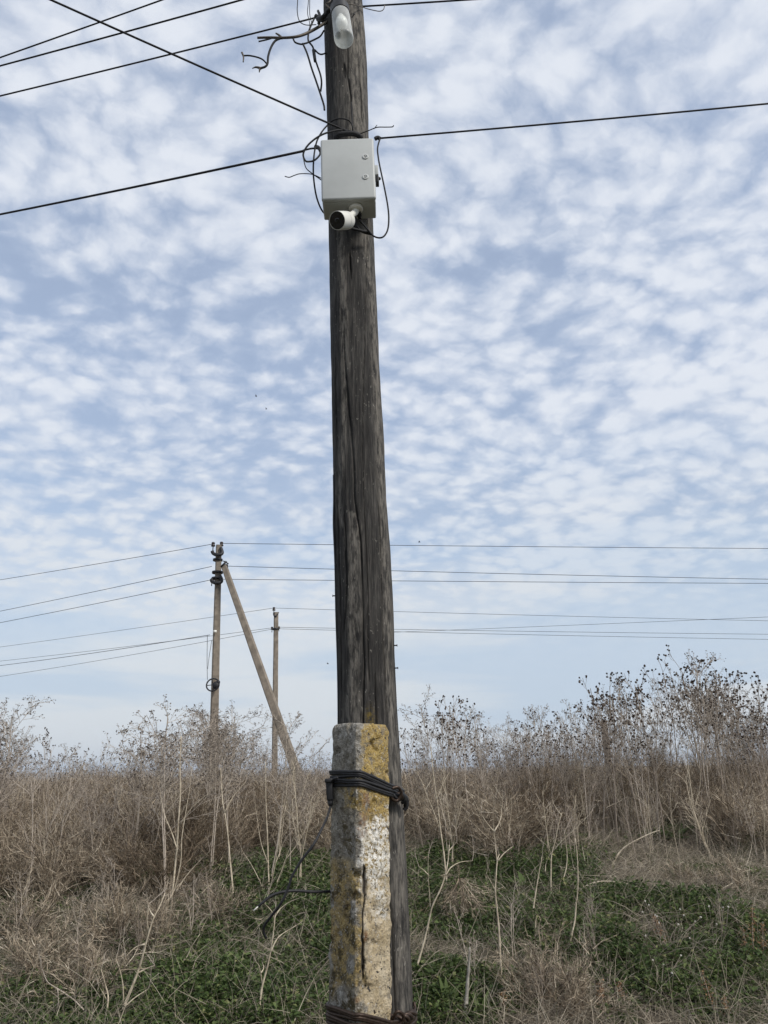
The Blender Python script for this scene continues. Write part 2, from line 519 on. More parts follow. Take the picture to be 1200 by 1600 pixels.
M['grey_stalk'] = mat_stalk('grey_dry_stalk', (0.26, 0.22, 0.18), (0.42, 0.36, 0.30), (0.58, 0.51, 0.43))
M['stick'] = mat_stalk('grey_broken_stick', (0.16, 0.145, 0.125), (0.33, 0.305, 0.265), (0.50, 0.47, 0.41))
M['seed_dark'] = island('dark_seed_heads', [(0.0, (0.028, 0.021, 0.017)), (0.6, (0.055, 0.042, 0.034)), (1.0, (0.13, 0.10, 0.08))], 0.9)
M['seed_grey'] = island('grey_dry_flowers', [(0.0, (0.06, 0.05, 0.042)), (0.5, (0.15, 0.125, 0.105)), (1.0, (0.30, 0.26, 0.22))], 0.9, 0.2)
M['dry_mass'] = island('dry_brown_twigs', [(0.0, (0.055, 0.042, 0.032)), (0.3, (0.20, 0.158, 0.115)), (0.65, (0.40, 0.33, 0.245)), (0.9, (0.58, 0.49, 0.375)), (1.0, (0.76, 0.68, 0.55))], 0.85, 0.22, (0.8, (0.52, 0.48, 0.44)))
M['litter'] = island('grey_dead_grass', [(0.0, (0.14, 0.118, 0.09)), (0.5, (0.28, 0.24, 0.185)), (0.9, (0.42, 0.365, 0.285)), (1.0, (0.56, 0.50, 0.40))], 0.9, 0.25)
M['leaf'] = island('green_weed_leaves', [(0.0, (0.036, 0.053, 0.017)), (0.5, (0.076, 0.112, 0.036)), (0.9, (0.138, 0.180, 0.064)), (1.0, (0.26, 0.25, 0.11))], 0.5, 0.32, (2.2, (0.72, 0.78, 0.75)))
M['grass'] = island('green_grass_blades', [(0.0, (0.06, 0.09, 0.03)), (0.6, (0.105, 0.14, 0.05)), (1.0, (0.21, 0.21, 0.10))], 0.6, 0.35)
M['dock'] = island('rusty_dock_seeds', [(0.0, (0.10, 0.055, 0.03)), (0.6, (0.20, 0.115, 0.062)), (1.0, (0.32, 0.21, 0.12))], 0.9, 0.1)
M['fluff'] = island('white_seed_fluff', [(0.0, (0.55, 0.53, 0.48)), (1.0, (0.78, 0.76, 0.70))], 0.9, 0.3)

# ------------------------------------------------------------------ terrain
def build_ground():
    def axis(n, near, far):
        t = np.linspace(-1, 1, n); k = math.asinh(far / near)
        return near * np.sinh(k * t)
    xs = axis(221, 1.2, 9000); ys = axis(261, 1.2, 9000) + 7.0
    X, Y = np.meshgrid(xs, ys)
    Z = ground_z(X, Y)
    V = np.stack([X, Y, Z], -1).reshape(-1, 3)
    nx = len(xs); ny = len(ys)
    i = np.arange(nx * ny).reshape(ny, nx)
    q = np.stack([i[:-1, :-1], i[:-1, 1:], i[1:, 1:], i[1:, :-1]], -1).reshape(-1, 4)
    o = obj('ground', mesh_np('ground', V, quads=q, mat=M['ground'], smooth=True))
    tag(o, kind='structure')
build_ground()

# ------------------------------------------------------------------ main wooden pole
POLE_Y = 3.13
PROF = [(0, 506, 565.5), (100, 508, 572.5), (200, 511, 575.5), (380, 514, 584), (480, 516, 589), (580, 518, 593), (680, 519.5, 599), (780, 522, 603),
        (860, 523, 609), (960, 525, 614.5), (1060, 527.5, 618), (1140, 528.5, 622.5), (1230, 531, 627.5), (1390, 536.5, 637), (1600, 543.5, 647)]
def pole_axis():
    zs, cs, rr = [], [], []
    for y, a, b in PROF:
        pa = at(a, y, POLE_Y); pb = at(b, y, POLE_Y)
        c = (pa + pb) / 2
        zs.append(c.z); cs.append(c.x); rr.append((pb - pa).length / 2)
    zs = np.array(zs)[::-1]; cs = np.array(cs)[::-1]; rr = np.array(rr)[::-1]
    return zs, cs, rr
PZ, PX, PR = pole_axis()
def pole_c(z):
    if z > PZ[-1]: x = PX[-1] + (PX[-1] - PX[-3]) / (PZ[-1] - PZ[-3]) * (z - PZ[-1])
    elif z < PZ[0]: x = PX[0] + (PX[3] - PX[0]) / (PZ[3] - PZ[0]) * (z - PZ[0])
    else: x = float(np.interp(z, PZ, PX))
    return x
def pole_r(z): return float(np.interp(z, PZ, PR)) if z < PZ[-1] else PR[-1] - 0.004 * (z - PZ[-1])

def px_line_dist(px, py, line, wid):
    """0..1 closeness of projected points to a polyline given as y-sorted (x, y, halfwidth_scale)"""
    ly = np.array([l[1] for l in line]); lx = np.array([l[0] for l in line]); lw = np.array([l[2] for l in line])
    x = np.interp(py, ly, lx); w = np.interp(py, ly, lw) * wid
    inside = (py >= ly[0]) & (py <= ly[-1])
    return np.where(inside, np.clip(1 - np.abs(px - x) / np.maximum(w, 1e-3), 0, 1), 0)

def build_pole():
    na, z0, z1 = 220, -0.3, 7.6
    zs = np.concatenate([np.arange(z0, 5.9, 0.009), np.linspace(5.92, z1, 40)])
    nz = len(zs)
    V = np.zeros((nz, na, 3)); Fa = np.zeros((nz, na)); n_out = np.zeros((nz, na, 3))
    ang = np.arange(na) * 2 * math.pi / na
    # long, slightly wandering grain ridges
    prof = [mnoise.noise(Vector((math.cos(a) * 5, math.sin(a) * 5, 3.1))) * 0.5 + mnoise.noise(Vector((math.cos(a) * 17, math.sin(a) * 17, 9.1))) * 0.3 for a in ang]
    for i, z in enumerate(zs):
        cx = pole_c(z); r = pole_r(z)
        tw = 0.05 * z
        for k, a in enumerate(ang):
            ca, sa = math.cos(a), math.sin(a)
            dd = 0.0035 * mnoise.noise(Vector((ca * 1.6, sa * 1.6, z * 1.7)))
            dd += 0.0024 * mnoise.noise(Vector((math.cos(a + tw) * 6, math.sin(a + tw) * 6, z * 1.2)))
            dd += 0.0012 * mnoise.noise(Vector((math.cos(a + tw) * 19, math.sin(a + tw) * 19, z * 2.6 + 5)))
            dd += 0.0016 * mnoise.noise(Vector((ca * 9, sa * 9, z * 9)))
            rr = r + dd
            V[i, k] = (cx + ca * rr, POLE_Y + sa * rr, z)
            n_out[i, k] = (ca, sa, 0)
    Vf = V.reshape(-1, 3); nf = n_out.reshape(-1, 3)
    px, py = project(Vf)
    front = (nf[:, 1] < 0.25)
    crack = np.zeros(len(Vf))
    lines = [
        ([(541, 40, .6), (544, 82, 1), (543, 118, .7), (548, 150, .6), (551, 200, .6)], 2.6),
        ([(537, 98, .3), (538, 110, 2.2), (539, 122, .3)], 2.4),
        ([(547, 396, .5), (548, 420, 1.0), (549, 436, .3)], 2.3),
        ([(537, 505, .3), (539, 560, .8), (543, 610, 1.1), (545, 640, 1.3), (548, 670, 1.1), (552, 720, .9), (555, 780, 1.1), (564, 850, .9), (567, 950, .7), (569, 1040, .8), (567, 1130, .9)], 1.8),
        ([(538, 800, .3), (540, 860, 1.0), (541, 920, .7), (538, 985, .3)], 2.2),
        ([(586, 1050, .3), (587, 1100, 1), (589, 1160, 1.2), (598, 1320, 1.0), (611, 1420, 1.0), (620, 1600, 1.2)], 2.0),
        ([(575, 330, .3), (566, 700, .5), (574, 900, .6), (577, 1090, .4)], 1.3),
        ([(524, 560, .3), (528, 800, .6), (533, 1000, .8), (533, 1120, .4)], 1.5),
        ([(592, 780, .3), (597, 960, .6), (604, 1120, .4)], 1.2),
        ([(560, 90, .4), (564, 150, .8), (566, 190, .4)], 1.6),
    ]
    wob = np.array([mnoise.noise(Vector((0.3, 1.7, v[2] * 7))) for v in Vf[::na]]).repeat(na) * 1.0
    for ln, w in lines:
        crack = np.maximum(crack, px_line_dist(px + wob, py, ln, w * 0.95))
    crack *= front
    brk = np.array([mnoise.noise(Vector((5.1, 0.7, v[2] * 2.3))) for v in Vf[::na]]).repeat(na)
    crack *= np.clip(0.75 + 1.3 * brk, 0.25, 1)
    pale = px_line_dist(px + wob * 2, py, [(552, 800, .5), (556, 830, 1), (552, 900, .8), (555, 950, 1.1), (553, 1010, .9), (551, 1060, .6), (550, 1085, 1.2), (552, 1130, 1.4)], 16)
    pale = np.maximum(pale, 0.7 * px_line_dist(px + wob * 2, py, [(530, 300, .3), (537, 480, .8), (540, 600, .5), (530, 780, .6), (540, 860, .2)], 14))
    pale = np.maximum(pale, 0.75 * px_line_dist(px, py, [(560, -60, 2.2), (560, 205, 1.8), (570, 330, 1.0), (585, 500, .8), (600, 820, .7), (612, 1120, .9), (622, 1250, 1.3), (632, 1700, 1.6)], 15))
    pale = np.where(front, np.clip(pale * 1.6, 0, 1), 0.35)
    lichen = np.where(front, np.clip(1.2 - np.hypot((px + wob * 6 - 577) / 12, (py - 1122) / 22), 0, 1), 0)
    Vf = Vf - nf * (0.010 * np.sqrt(crack))[:, None] * (crack > 0.02)[:, None]
    i = np.arange(nz * na).reshape(nz, na); j = np.roll(i, -1, 1)
    q = np.stack([i[:-1], j[:-1], j[1:], i[1:]], -1).reshape(-1, 4)
    # closed top
    top = len(Vf); Vf = np.vstack([Vf, [[pole_c(z1), POLE_Y, z1 + 0.01]]])
    t = np.stack([i[-1], j[-1], np.full(na, top)], -1)
    base = Vector((pole_c(0), POLE_Y, 0))
    me = mesh_np('wooden_utility_pole', Vf - np.array(base), quads=q, tris=t, mat=M['pole'], smooth=True)
    for nm, arr in (('crack', np.clip(crack * 1.6, 0, 1)), ('pale', pale), ('lichen', lichen)):
        a = me.attributes.new(nm, 'FLOAT', 'POINT')
        a.data.foreach_set('value', np.append(arr, 0).astype(np.float32))
    o = obj('wooden_utility_pole', me, loc=base)
    tag(o, 'tall dark weathered wooden utility pole in the middle, cracked and bound to a concrete stub', 'utility pole')
    # nails and staples left in the wood
    for (nx, ny) in ((553, 50), (522, 933), (618, 1045), (617, 1010), (578, 230)):
        s = at(nx, ny, POLE_Y)
        c = Vector((pole_c(s.z), POLE_Y, s.z)); off = max(-.98, min(.98, (s.x - c.x) / pole_r(s.z)))
        n = Vector((off, -math.sqrt(1 - off * off), 0))
        p = c + n * pole_r(s.z)
        mb = MB().tube([p - n * 0.01, p + n * 0.012], 0.0025, 6).tube([p + n * 0.012, p + n * 0.014], 0.005, 8)
        mb.build('nail', M['steel_dark'], o)
    return o
pole = build_pole()

# ------------------------------------------------------------------ concrete stub beside it
STUB_Y = 2.93
def build_stub():
    top = at(563, 1131, STUB_Y); low = at(562.5, 1600, STUB_Y)
    ax = (top - low).normalized()
    def cen(z): return low + (top - low) * ((z - low.z) / (top.z - low.z))
    rot = R(43)
    # section: square with chamfered corners, one corner towards the viewer
    hw, hd, ch = 0.078, 0.080, 0.014
    sec = []
    corners = [(-hw, -hd), (hw, -hd), (hw, hd), (-hw, hd)]
    nper = 44
    poly = []
    for i in range(4):
        a = np.array(corners[i - 1]); b = np.array(corners[i]); c = np.array(corners[(i + 1) % 4])
        poly.append(b + (a - b) / np.linalg.norm(a - b) * ch); poly.append(b + (c - b) / np.linalg.norm(c - b) * ch)
    for i in range(8):
        a = poly[i]; b = poly[(i + 1) % 8]
        n = 8 if i % 2 == 0 else 42
        for k in range(n): sec.append(a + (b - a) * k / n)
    sec = np.array(sec); na = len(sec)
    cr, sr = math.cos(rot), math.sin(rot)
    sec = np.stack([sec[:, 0] * cr - sec[:, 1] * sr, sec[:, 0] * sr + sec[:, 1] * cr], -1)
    ztop = top.z; zs = np.concatenate([np.arange(-0.3, 0.6, 0.03), np.arange(0.6, ztop, 0.0055)])
    zs = np.append(zs, [ztop, ztop])
    V = np.zeros((len(zs), na, 3)); NO = np.zeros((len(zs), na, 3))
    for i, z in enumerate(zs):
        c = cen(z); s = 1.0
        d = ztop - z
        if d < 0.03: s = 0.86 + 0.14 * math.sqrt(max(0, 1 - (1 - d / 0.03) ** 2))
        if i == len(zs) - 1: s = 0.45
        for k in range(na):
            x, y = sec[k] * s
            nrm = Vector((sec[k][0], sec[k][1], 0)).normalized()
            P = Vector((c.x + x, c.y + y, z))
            dd = 0.0055 * mnoise.noise(P * 14) + 0.0040 * mnoise.noise(P * 38) + 0.0026 * mnoise.noise(P * 95)
            pit = mnoise.noise(P * 26 + Vector((3, 9, 1)))
            if pit > 0.42: dd -= 0.012 * min(1, (pit - 0.42) * 6)
            zz = z
            if d < 0.05: zz += 0.008 * mnoise.noise(Vector((x * 18, y * 18, 4.0))) - 0.01 * (x > 0.05)
            V[i, k] = (P.x + nrm.x * dd, P.y + nrm.y * dd, zz); NO[i, k] = nrm
    Vf = V.reshape(-1, 3); nf = NO.reshape(-1, 3)
    px, py = project(Vf)
    frontm = nf[:, 1] < 0.1
    nz_ = lambda sc, s: np.array([mnoise.noise(Vector(v) * sc + Vector((s, s, s))) for v in Vf])
    w1 = nz_(11, 2.0); w2 = nz_(30, 5.0)
    w3 = nz_(75, 8.0)
    pxw = px + 11 * w1 + 9 * w2 + 6 * w3; pyw = py + 55 * w1 + 28 * w2 + 16 * w3
    crackl = px_line_dist(px + 3 * w2, py, [(568, 1350, .1), (569, 1368, .9), (570, 1385, 1.5), (569, 1400, .45), (567, 1425, .3), (566, 1470, .5), (567, 1505, 1.0), (566, 1532, .1)], 3.6) * frontm
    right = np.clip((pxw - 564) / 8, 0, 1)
    white = right * np.clip((pyw - 1262) / 14, 0, 1) * np.clip((1425 - pyw) / 50, 0, 1) * np.clip(1.1 - np.abs(pxw - 588) / 40, 0, 1)
    white = np.maximum(white, px_line_dist(pxw, py, [(566, 1290, .4), (565, 1345, 1.2), (571, 1395, 1)], 7))
    cream = right * np.clip((pyw - 1370) / 40, 0, 1)
    ochre = right * np.clip((1440 - pyw) / 60, 0.25, 1)
    ochre = np.maximum(ochre, np.clip((pxw - 530) / 14, 0, 1) * np.clip((pyw - 1222) / 8, 0, 1) * np.clip((1268 - pyw) / 18, 0, 1))
    ochre = np.maximum(ochre, 0.85 * np.clip((pyw - 1320) / 60, 0, 1) * np.clip((1560 - pyw) / 30, 0, 1) * (w1 > -0.08))
    ochre = np.maximum(ochre, px_line_dist(pxw, py, [(560, 1360, .6), (560, 1540, 1)], 9))
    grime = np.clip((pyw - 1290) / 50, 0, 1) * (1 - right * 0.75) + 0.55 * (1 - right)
    rust = px_line_dist(pxw, py, [(566, 1225, .6), (566, 1275, 1), (565, 1310, .3)], 6) * 0.9
    rust = np.maximum(rust, np.clip(1.3 - np.hypot((px - 571) / 4, (py - 1462) / 9), 0, 1))
    rust = np.maximum(rust, np.clip(1.3 - np.hypot((px - 556) / 6, (py - 1563) / 5), 0, 1))
    Vf = Vf - nf * (0.016 * np.sqrt(np.clip(crackl, 0, 1)))[:, None]
    i = np.arange(len(zs) * na).reshape(len(zs), na); j = np.roll(i, -1, 1)
    q = np.stack([i[:-1], j[:-1], j[1:], i[1:]], -1).reshape(-1, 4)
    tp = len(Vf); Vf = np.vstack([Vf, Vf[i[-1]].mean(0)[None]])
    t = np.stack([i[-1], j[-1], np.full(na, tp)], -1)
    base = Vector((cen(0).x, STUB_Y, 0))
    me = mesh_np('concrete_stub', Vf - np.array(base), quads=q, tris=t, mat=M['concrete'], smooth=True)
    for nm, arr in (('crack', crackl * 1.5), ('white', white), ('cream', cream), ('ochre', ochre), ('grime', grime), ('rust', rust)):
        a = me.attributes.new(nm, 'FLOAT', 'POINT')
        a.data.foreach_set('value', np.clip(np.append(np.where(frontm, arr, arr * 0.3), 0), 0, 1).astype(np.float32))
    o = obj('concrete_stub', me, loc=base)
    tag(o, 'short chipped concrete stub with ochre lichen and white paint, tied to the wooden pole', 'concrete post')
    return cen, sec
stub_c, stub_sec = build_stub()

def hull_loop(z_of, grow, jitter, rng_, n=72):
    """closed loop round the pole and the stub together; z_of(x, y) gives its height"""
    pts = []
    zr = z_of(0, 0)
    c = stub_c(zr)
    for s in stub_sec[::4]: pts.append((c.x + s[0], c.y + s[1]))
    px_, r = pole_c(zr), pole_r(zr)
    for k in range(40): pts.append((px_ + r * math.cos(k * math.pi / 20), POLE_Y + r * math.sin(k * math.pi / 20)))
    pts = sorted(set(pts))
    def half(ps):
        h = []
        for p in ps:
            while len(h) > 1 and (h[-1][0] - h[-2][0]) * (p[1] - h[-2][1]) - (h[-1][1] - h[-2][1]) * (p[0] - h[-2][0]) <= 0: h.pop()
            h.append(p)
        return h
    hull = half(pts)[:-1] + half(pts[::-1])[:-1]
    cx = sum(p[0] for p in hull) / len(hull); cy = sum(p[1] for p in hull) / len(hull)
    # resample by arc length
    seg = [(Vector((*hull[i], 0)), Vector((*hull[(i + 1) % len(hull)], 0))) for i in range(len(hull))]
    tot = sum((b - a).length for a, b in seg); out = []
    acc = 0; k = 0
    for m in range(n):
        tgt = tot * m / n
        while acc + (seg[k][1] - seg[k][0]).length < tgt: acc += (seg[k][1] - seg[k][0]).length; k += 1
        a, b = seg[k]; p = a + (b - a) * ((tgt - acc) / max(1e-9, (b - a).length))
        d = (p - Vector((cx, cy, 0))).normalized()
        p = p + d * grow
        out.append(Vector((p.x, p.y, z_of(p.x, p.y) + jitter * mnoise.noise(Vector((p.x * 9, p.y * 9, rng_))))))
    out.append(out[0])
    return out

def build_binding(name, label, y_left, y_right, n, r, spread, mat, tail):
    zl = at(525, y_left, 2.93).z; zr = at(640, y_right, 3.13).z
    xl = at(525, y_left, 2.93).x; xr = at(640, y_right, 3.13).x
    root = empty(name, (stub_c(zl).x, STUB_Y, zl), label, 'wire binding')
    for i in range(n):
        off = (i - (n - 1) / 2) * spread
        def z_of(x, y, off=off, i=i):
            t = min(1, max(0, (x - xl) / (xr - xl))); t2 = max(0, (t - 0.35) / 0.65)
            return zl + (zr - zl) * t2 + off * (1 - 0.55 * t2) + 0.002 * math.sin(5 * t + i * 2)
        MB().tube(hull_loop(z_of, r * 0.95 + 0.002 * (i % 3), 0.004, i * 3.7), r, 8, cap=False).build('wire_turn', mat, root)
    return root

bind_up = build_binding('wire_binding', 'upper band of black cable wound round the concrete stub and the pole', 1216, 1246, 6, 0.0052, 0.0098, M['black_rubber'], None)
bind_lo = build_binding('wire_binding', 'lower dark steel wire binding at the foot of the stub, twisted at right', 1582, 1590, 6, 0.0058, 0.0098, M['rusty_wire'], None)

def helix(path, rad, turns, phase):
    P = smooth_path(path, 14); out = []
    for i, p in enumerate(P):
        t = P[min(i + 1, len(P) - 1)] - P[max(i - 1, 0)]; t.normalize()
        u = t.cross(Vector((0.2, 1, 0.1))).normalized(); w = t.cross(u)
        a = phase + 2 * math.pi * turns * i / len(P)
        out.append(p + (u * math.cos(a) + w * math.sin(a)) * rad)
    return out
# twisted ends lying over the pole, right of the stub
tw_up = [at(592, 1222, 2.90), at(603, 1236, 2.94), at(614, 1245, 2.965), at(626, 1244, 3.0), at(633, 1256, 3.06)]
for k in range(3):
    MB().tube(helix(tw_up, 0.008, 3, k * 2.09), 0.0055, 7).build('twisted_end', M['rusty_wire'] if k == 0 else M['black_rubber'], bind_up)
MB().tube(smooth_path([at(612, 1232, 2.94), at(622, 1230, 2.95), at(627, 1240, 2.97), at(620, 1251, 2.97), at(611, 1246, 2.95), at(612, 1234, 2.94)]), 0.006, 8).build('wire_eye', M['rusty_wire'], bind_up)
MB().tube(smooth_path([at(625, 1240, 2.99), at(634, 1248, 3.05), at(635, 1260, 3.06), at(631, 1266, 3.06)]), [0.012, 0.007], 8).build('cable_end', M['black_rubber'], bind_up)
tw_lo = [at(578, 1578, 2.87), at(590, 1584, 2.9), at(603, 1589, 2.94), at(618, 1593, 2.965), at(634, 1590, 2.99), at(646, 1584, 3.06)]
for k in range(3):
    MB().tube(helix(tw_lo, 0.009, 3.2, k * 2.09), 0.006, 7).build('twisted_end', M['rusty_wire'], bind_lo)
MB().tube(smooth_path([at(614, 1592, 2.94), at(620, 1581, 2.93), at(629, 1584, 2.94), at(630, 1594, 2.95), at(622, 1602, 2.95), at(614, 1594, 2.94)]), 0.0055, 8).build('wire_eye', M['rusty_wire'], bind_lo)
MB().tube(smooth_path([at(640, 1592, 3.02), at(648, 1578, 3.09), at(647, 1566, 3.11)]), 0.0055, 8).build('wire_end', M['rusty_wire'], bind_lo)

# cable with an inline connector hanging at the left of the stub
cb = empty('power_cable', at(515, 1250, 2.90), 'black cable hanging from a connector left of the stub, curling into the weeds', 'cable')
p0 = at(514, 1218, 2.90); p1 = at(516.5, 1256, 2.90)
ax = (p1 - p0).normalized()
Mx = Matrix.Translation((p0 + p1) / 2) @ ax.to_track_quat('Z', 'Y').to_matrix().to_4x4()
ln = (p1 - p0).length
MB().box((0, 0, -0.005), (0.027, 0.024, ln * 0.85), Mx, 0.006, 3).box((-0.004, 0, -ln * .46), (0.036, 0.028, 0.014), Mx, 0.004).lathe([(0.010, ln * .36), (0.009, ln * .52), (0.006, ln * .60)], Mx, 12).build('connector', M['black_rubber'], cb)
MB().tube(smooth_path([at(517, 1258, 2.9), at(512, 1275, 2.88), at(502, 1297, 2.83), at(489, 1321, 2.8), at(472, 1343, 2.8), at(457, 1368, 2.8), at(450, 1388, 2.8), at(440, 1410, 2.8), at(425, 1430, 2.82), at(414, 1445, 2.84), at(412, 1456, 2.85), at(416, 1466, 2.86)], 8), 0.0042, 8).build('cord', M['black_rubber'], cb)
MB().tube(smooth_path([at(518, 1222, 2.9), at(522, 1217, 2.86), at(528, 1215, 2.85)]), 0.0045, 8).build('cord_end', M['black_rubber'], cb)
c2 = MB().tube(smooth_path([at(534, 1395, 3.0), at(515, 1393, 2.97), at(490, 1393.5, 2.93), at(465, 1392, 2.9), at(445, 1393, 2.88), at(425, 1399, 2.86), at(412, 1409, 2.85), at(404, 1416, 2.85)], 8), 0.0046, 8).build('cable_offcut', M['black_rubber'], origin=at(520, 1393, 3.0))
tag(c2, 'black cut cable sticking out left from behind the stub with a bare end', 'cable')
MB().tube([at(404.5, 1415.5, 2.85), at(396, 1423, 2.845)], 0.0025, 6).build('bare_core', M['white_plastic'], c2, origin=c2.location)
# cable clipped down the left side of the wooden pole
pts = []
for y, dx in ((742, 0), (780, -0.5), (820, -1.5), (880, 0), (960, 0), (1040, 0.5), (1120, 0.3), (1170, -1.5), (1215, -4)):
    l = float(np.interp(y, [p[0] for p in PROF], [p[1] for p in PROF]))
    pts.append(at(l + dx + 0.4, y, 3.10))
tag(MB().tube(smooth_path(pts), 0.0045, 8).build('pole_cable', M['black_rubber'], origin=pts[-1]), 'thin black cable running down the left edge of the wooden pole', 'cable')

# ------------------------------------------------------------------ electrical box and security camera
def build_box():
    ctr = at(543.5, 262.5, 2.885)
    up = Vector((pole_c(5.2) - pole_c(3.8), 0, 1.4)).normalized()
    fw = Vector((0, 1, 0)); rt = fw.cross(up) * 1.0
    rt = up.cross(fw) * -1 if rt.x < 0 else rt
    Mb = Matrix((( rt.x, 0, up.x, ctr.x), (rt.y, 1, up.y, ctr.y), (rt.z, 0, up.z, ctr.z), (0, 0, 0, 1)))
    W, D, H = 0.252, 0.145, 0.352
    root = empty('junction_box', Mb @ Vector((0, D / 2, -H / 2)), 'pale grey plastic electrical box mounted high on the wooden pole', 'electrical box')
    autosmooth(MB().box((0, D / 2 + 0.012, 0), (W - 0.004, D - 0.024, H - 0.004), Mb, 0.007, 3).build('body', M['grey_plastic'], root))
    autosmooth(MB().box((0, 0.0125, 0), (W, 0.025, H), Mb, 0.010, 4).build('door', M['grey_plastic'], root))
    # moulded seam under the lid
    MB().box((0, 0.027, 0), (W - 0.012, 0.004, H - 0.012), Mb).build('gasket', M['dark_plastic'], root)
    for k, (lx, ly) in enumerate(((571, 245), (571, 276.5))):
        p = at(lx, ly, 2.885); q = Mb.inverted() @ p
        Ml = Mb @ Matrix.Translation((q.x, 0, q.z)) @ Matrix.Rotation(math.pi / 2, 4, 'X')
        lk = autosmooth(MB().lathe([(0.0145, -0.002), (0.0145, 0.0025), (0.0125, 0.004), (0.0085, 0.004), (0.0085, 0.0005)], Ml, 24).build('lock', M['lock_metal'], root))
        MB().box((0, 0, 0.003), (0.006, 0.006, 0.006), Ml, 0.001).build('key_stub', M['lock_metal'], lk, origin=root.location)
    # switch housing on the right flank
    q = Mb.inverted() @ at(588, 273, 2.95)
    autosmooth(MB().box((W / 2 + 0.008, 0.07, q.z + 0.012), (0.018, 0.05, 0.055), Mb, 0.003).build('socket_cover', M['grey_plastic'], root))
    autosmooth(MB().box((W / 2 + 0.010, 0.07, q.z - 0.035), (0.016, 0.04, 0.034), Mb, 0.003).ball(Mb @ Vector((W / 2 + 0.02, 0.06, q.z - 0.028)), 0.008, 2).build('socket_plug', M['dark_plastic'], root))
    # cable entries on the underside
    for gx, gy in ((0.045, 0.075), (0.045, 0.105), (-0.05, 0.115)):
        Mg = Mb @ Matrix.Translation((gx, gy, -H / 2))
        autosmooth(MB().lathe([(0.011, 0.004), (0.011, -0.012), (0.008, -0.015), (0.007, -0.026)], Mg, 12).build('cable_gland', M['dark_plastic'], root))
    # brackets clamping the box to the pole
    for sz in (-1, 1):
        MB().box((0, D + 0.004, sz * 0.13), (0.15, 0.012, 0.028), Mb, 0.002).build('bracket', M['steel_dark'], root)
    return Mb, (W, D, H)
MBX, BDIM = build_box()

def build_cctv():
    W, D, H = BDIM
    base = MBX @ Vector((0.030, 0.062, -H / 2))
    root = empty('security_camera', base, 'white bullet security camera with black front hanging under the electrical box', 'camera')
    Mm = Matrix.Translation(base)
    autosmooth(MB().lathe([(0.033, 0.0), (0.033, -0.010), (0.030, -0.014), (0.014, -0.016)], Mm, 28).build('mount_base', M['white_plastic'], root))
    f = at(527, 344.5, 2.83)             # centre of the black face
    d = (Vector((0, 0, EYE)) - f).normalized()
    d = (d + Vector((-0.50, 0.05, 0.05))).normalized()
    body_c = f - d * 0.06
    MB().tube(smooth_path([base + Vector((0, 0, -0.012)), base + Vector((-0.006, -0.004, -0.03)), body_c - d * 0.03 + Vector((0, 0, 0.012))]), [0.016, 0.014], 14).ball(base + Vector((-0.004, -0.002, -0.024)), 0.017, 2).build('swivel_arm', M['white_plastic'], root)
    Mc = Matrix.Translation(f) @ d.to_track_quat('Z', 'Y').to_matrix().to_4x4()
    r = 0.0405
    autosmooth(MB().lathe([(0.012, -0.112), (r * .80, -0.108), (r * .95, -0.098), (r, -0.085), (r, -0.004), (r * .99, 0.0015), (r * .95, 0.002), (r * .94, -0.003)], Mc, 36).build('housing', M['white_plastic'], root))
    face = autosmooth(MB().lathe([(r * .935, -0.006), (r * .935, -0.0005), (r * .90, 0.001)], Mc, 36).build('front_window', M['lens_black'], root))
    MB().lathe([(0.011, 0.0), (0.011, 0.0022), (0.008, 0.003)], Mc, 20).build('lens', M['lens_black'], face, origin=root.location)
    MB().lathe([(r + .0006, -0.062), (r + .0006, -0.060)], Mc, 36).build('seam_ring', M['lock_metal'], root)
build_cctv()

def cable(pix, r, label, mat='black_wire', sub=8, cat='cable', name='box_cable'):
    pts = smooth_path([at(*p) for p in pix], sub)
    return tag(MB().tube(pts, r * 1.15, 7).build(name, M[mat], origin=pts[0]), label, cat)
cable([(513, 194, 3.02), (503, 206, 2.98), (495, 221, 2.96), (491, 240, 2.96), (489.5, 262, 2.96), (490.5, 283, 2.96), (495, 309, 2.97), (504, 330, 3.0), (518, 342, 3.02)], 0.0036, 'long black cable bowing down left of the electrical box')
cable([(551, 206, 3.0), (538, 203, 2.98), (524, 204, 2.95), (502, 211, 2.93), (483, 225, 2.93), (474, 240, 2.94), (477, 251, 2.95), (484, 252.5, 2.96), (492, 250, 2.97), (500, 241, 2.98), (498, 233, 2.98), (488, 232, 3.0), (474, 235, 3.05)], 0.004, 'black cable looped in a ring at the upper left corner of the box')
cable([(474, 247, 2.94), (478, 262, 2.94), (487, 270.5, 2.94), (503, 282, 2.96)], 0.0022, 'thin dark wire slanting into the left side of the box')
cable([(445, 275.5, 2.9), (452, 277, 2.9), (460, 274, 2.9), (468, 271.6, 2.91), (480, 271.4, 2.92), (490, 273, 2.93), (503, 279, 2.96)], 0.002, 'short loose wire end poking out left of the box')
cable([(512, 195, 2.99), (519, 189, 2.97), (529, 185.5, 2.96), (539, 186, 2.96), (547, 190, 2.97), (551, 200, 2.98), (550, 213, 3.0)], 0.003, 'thin black cable arching over the pole just above the box')
cable([(556, 210.5, 3.0), (565, 208, 2.99), (576, 204, 2.98), (589, 199, 2.97), (603, 198.6, 2.97), (613, 198.2, 2.97), (615, 196, 2.97)], 0.0022, 'loose wire end sticking out right above the box')
cable([(584, 201.5, 2.97), (589, 195.5, 2.97)], 0.0017, 'tiny wire barb on the loose end right above the box')
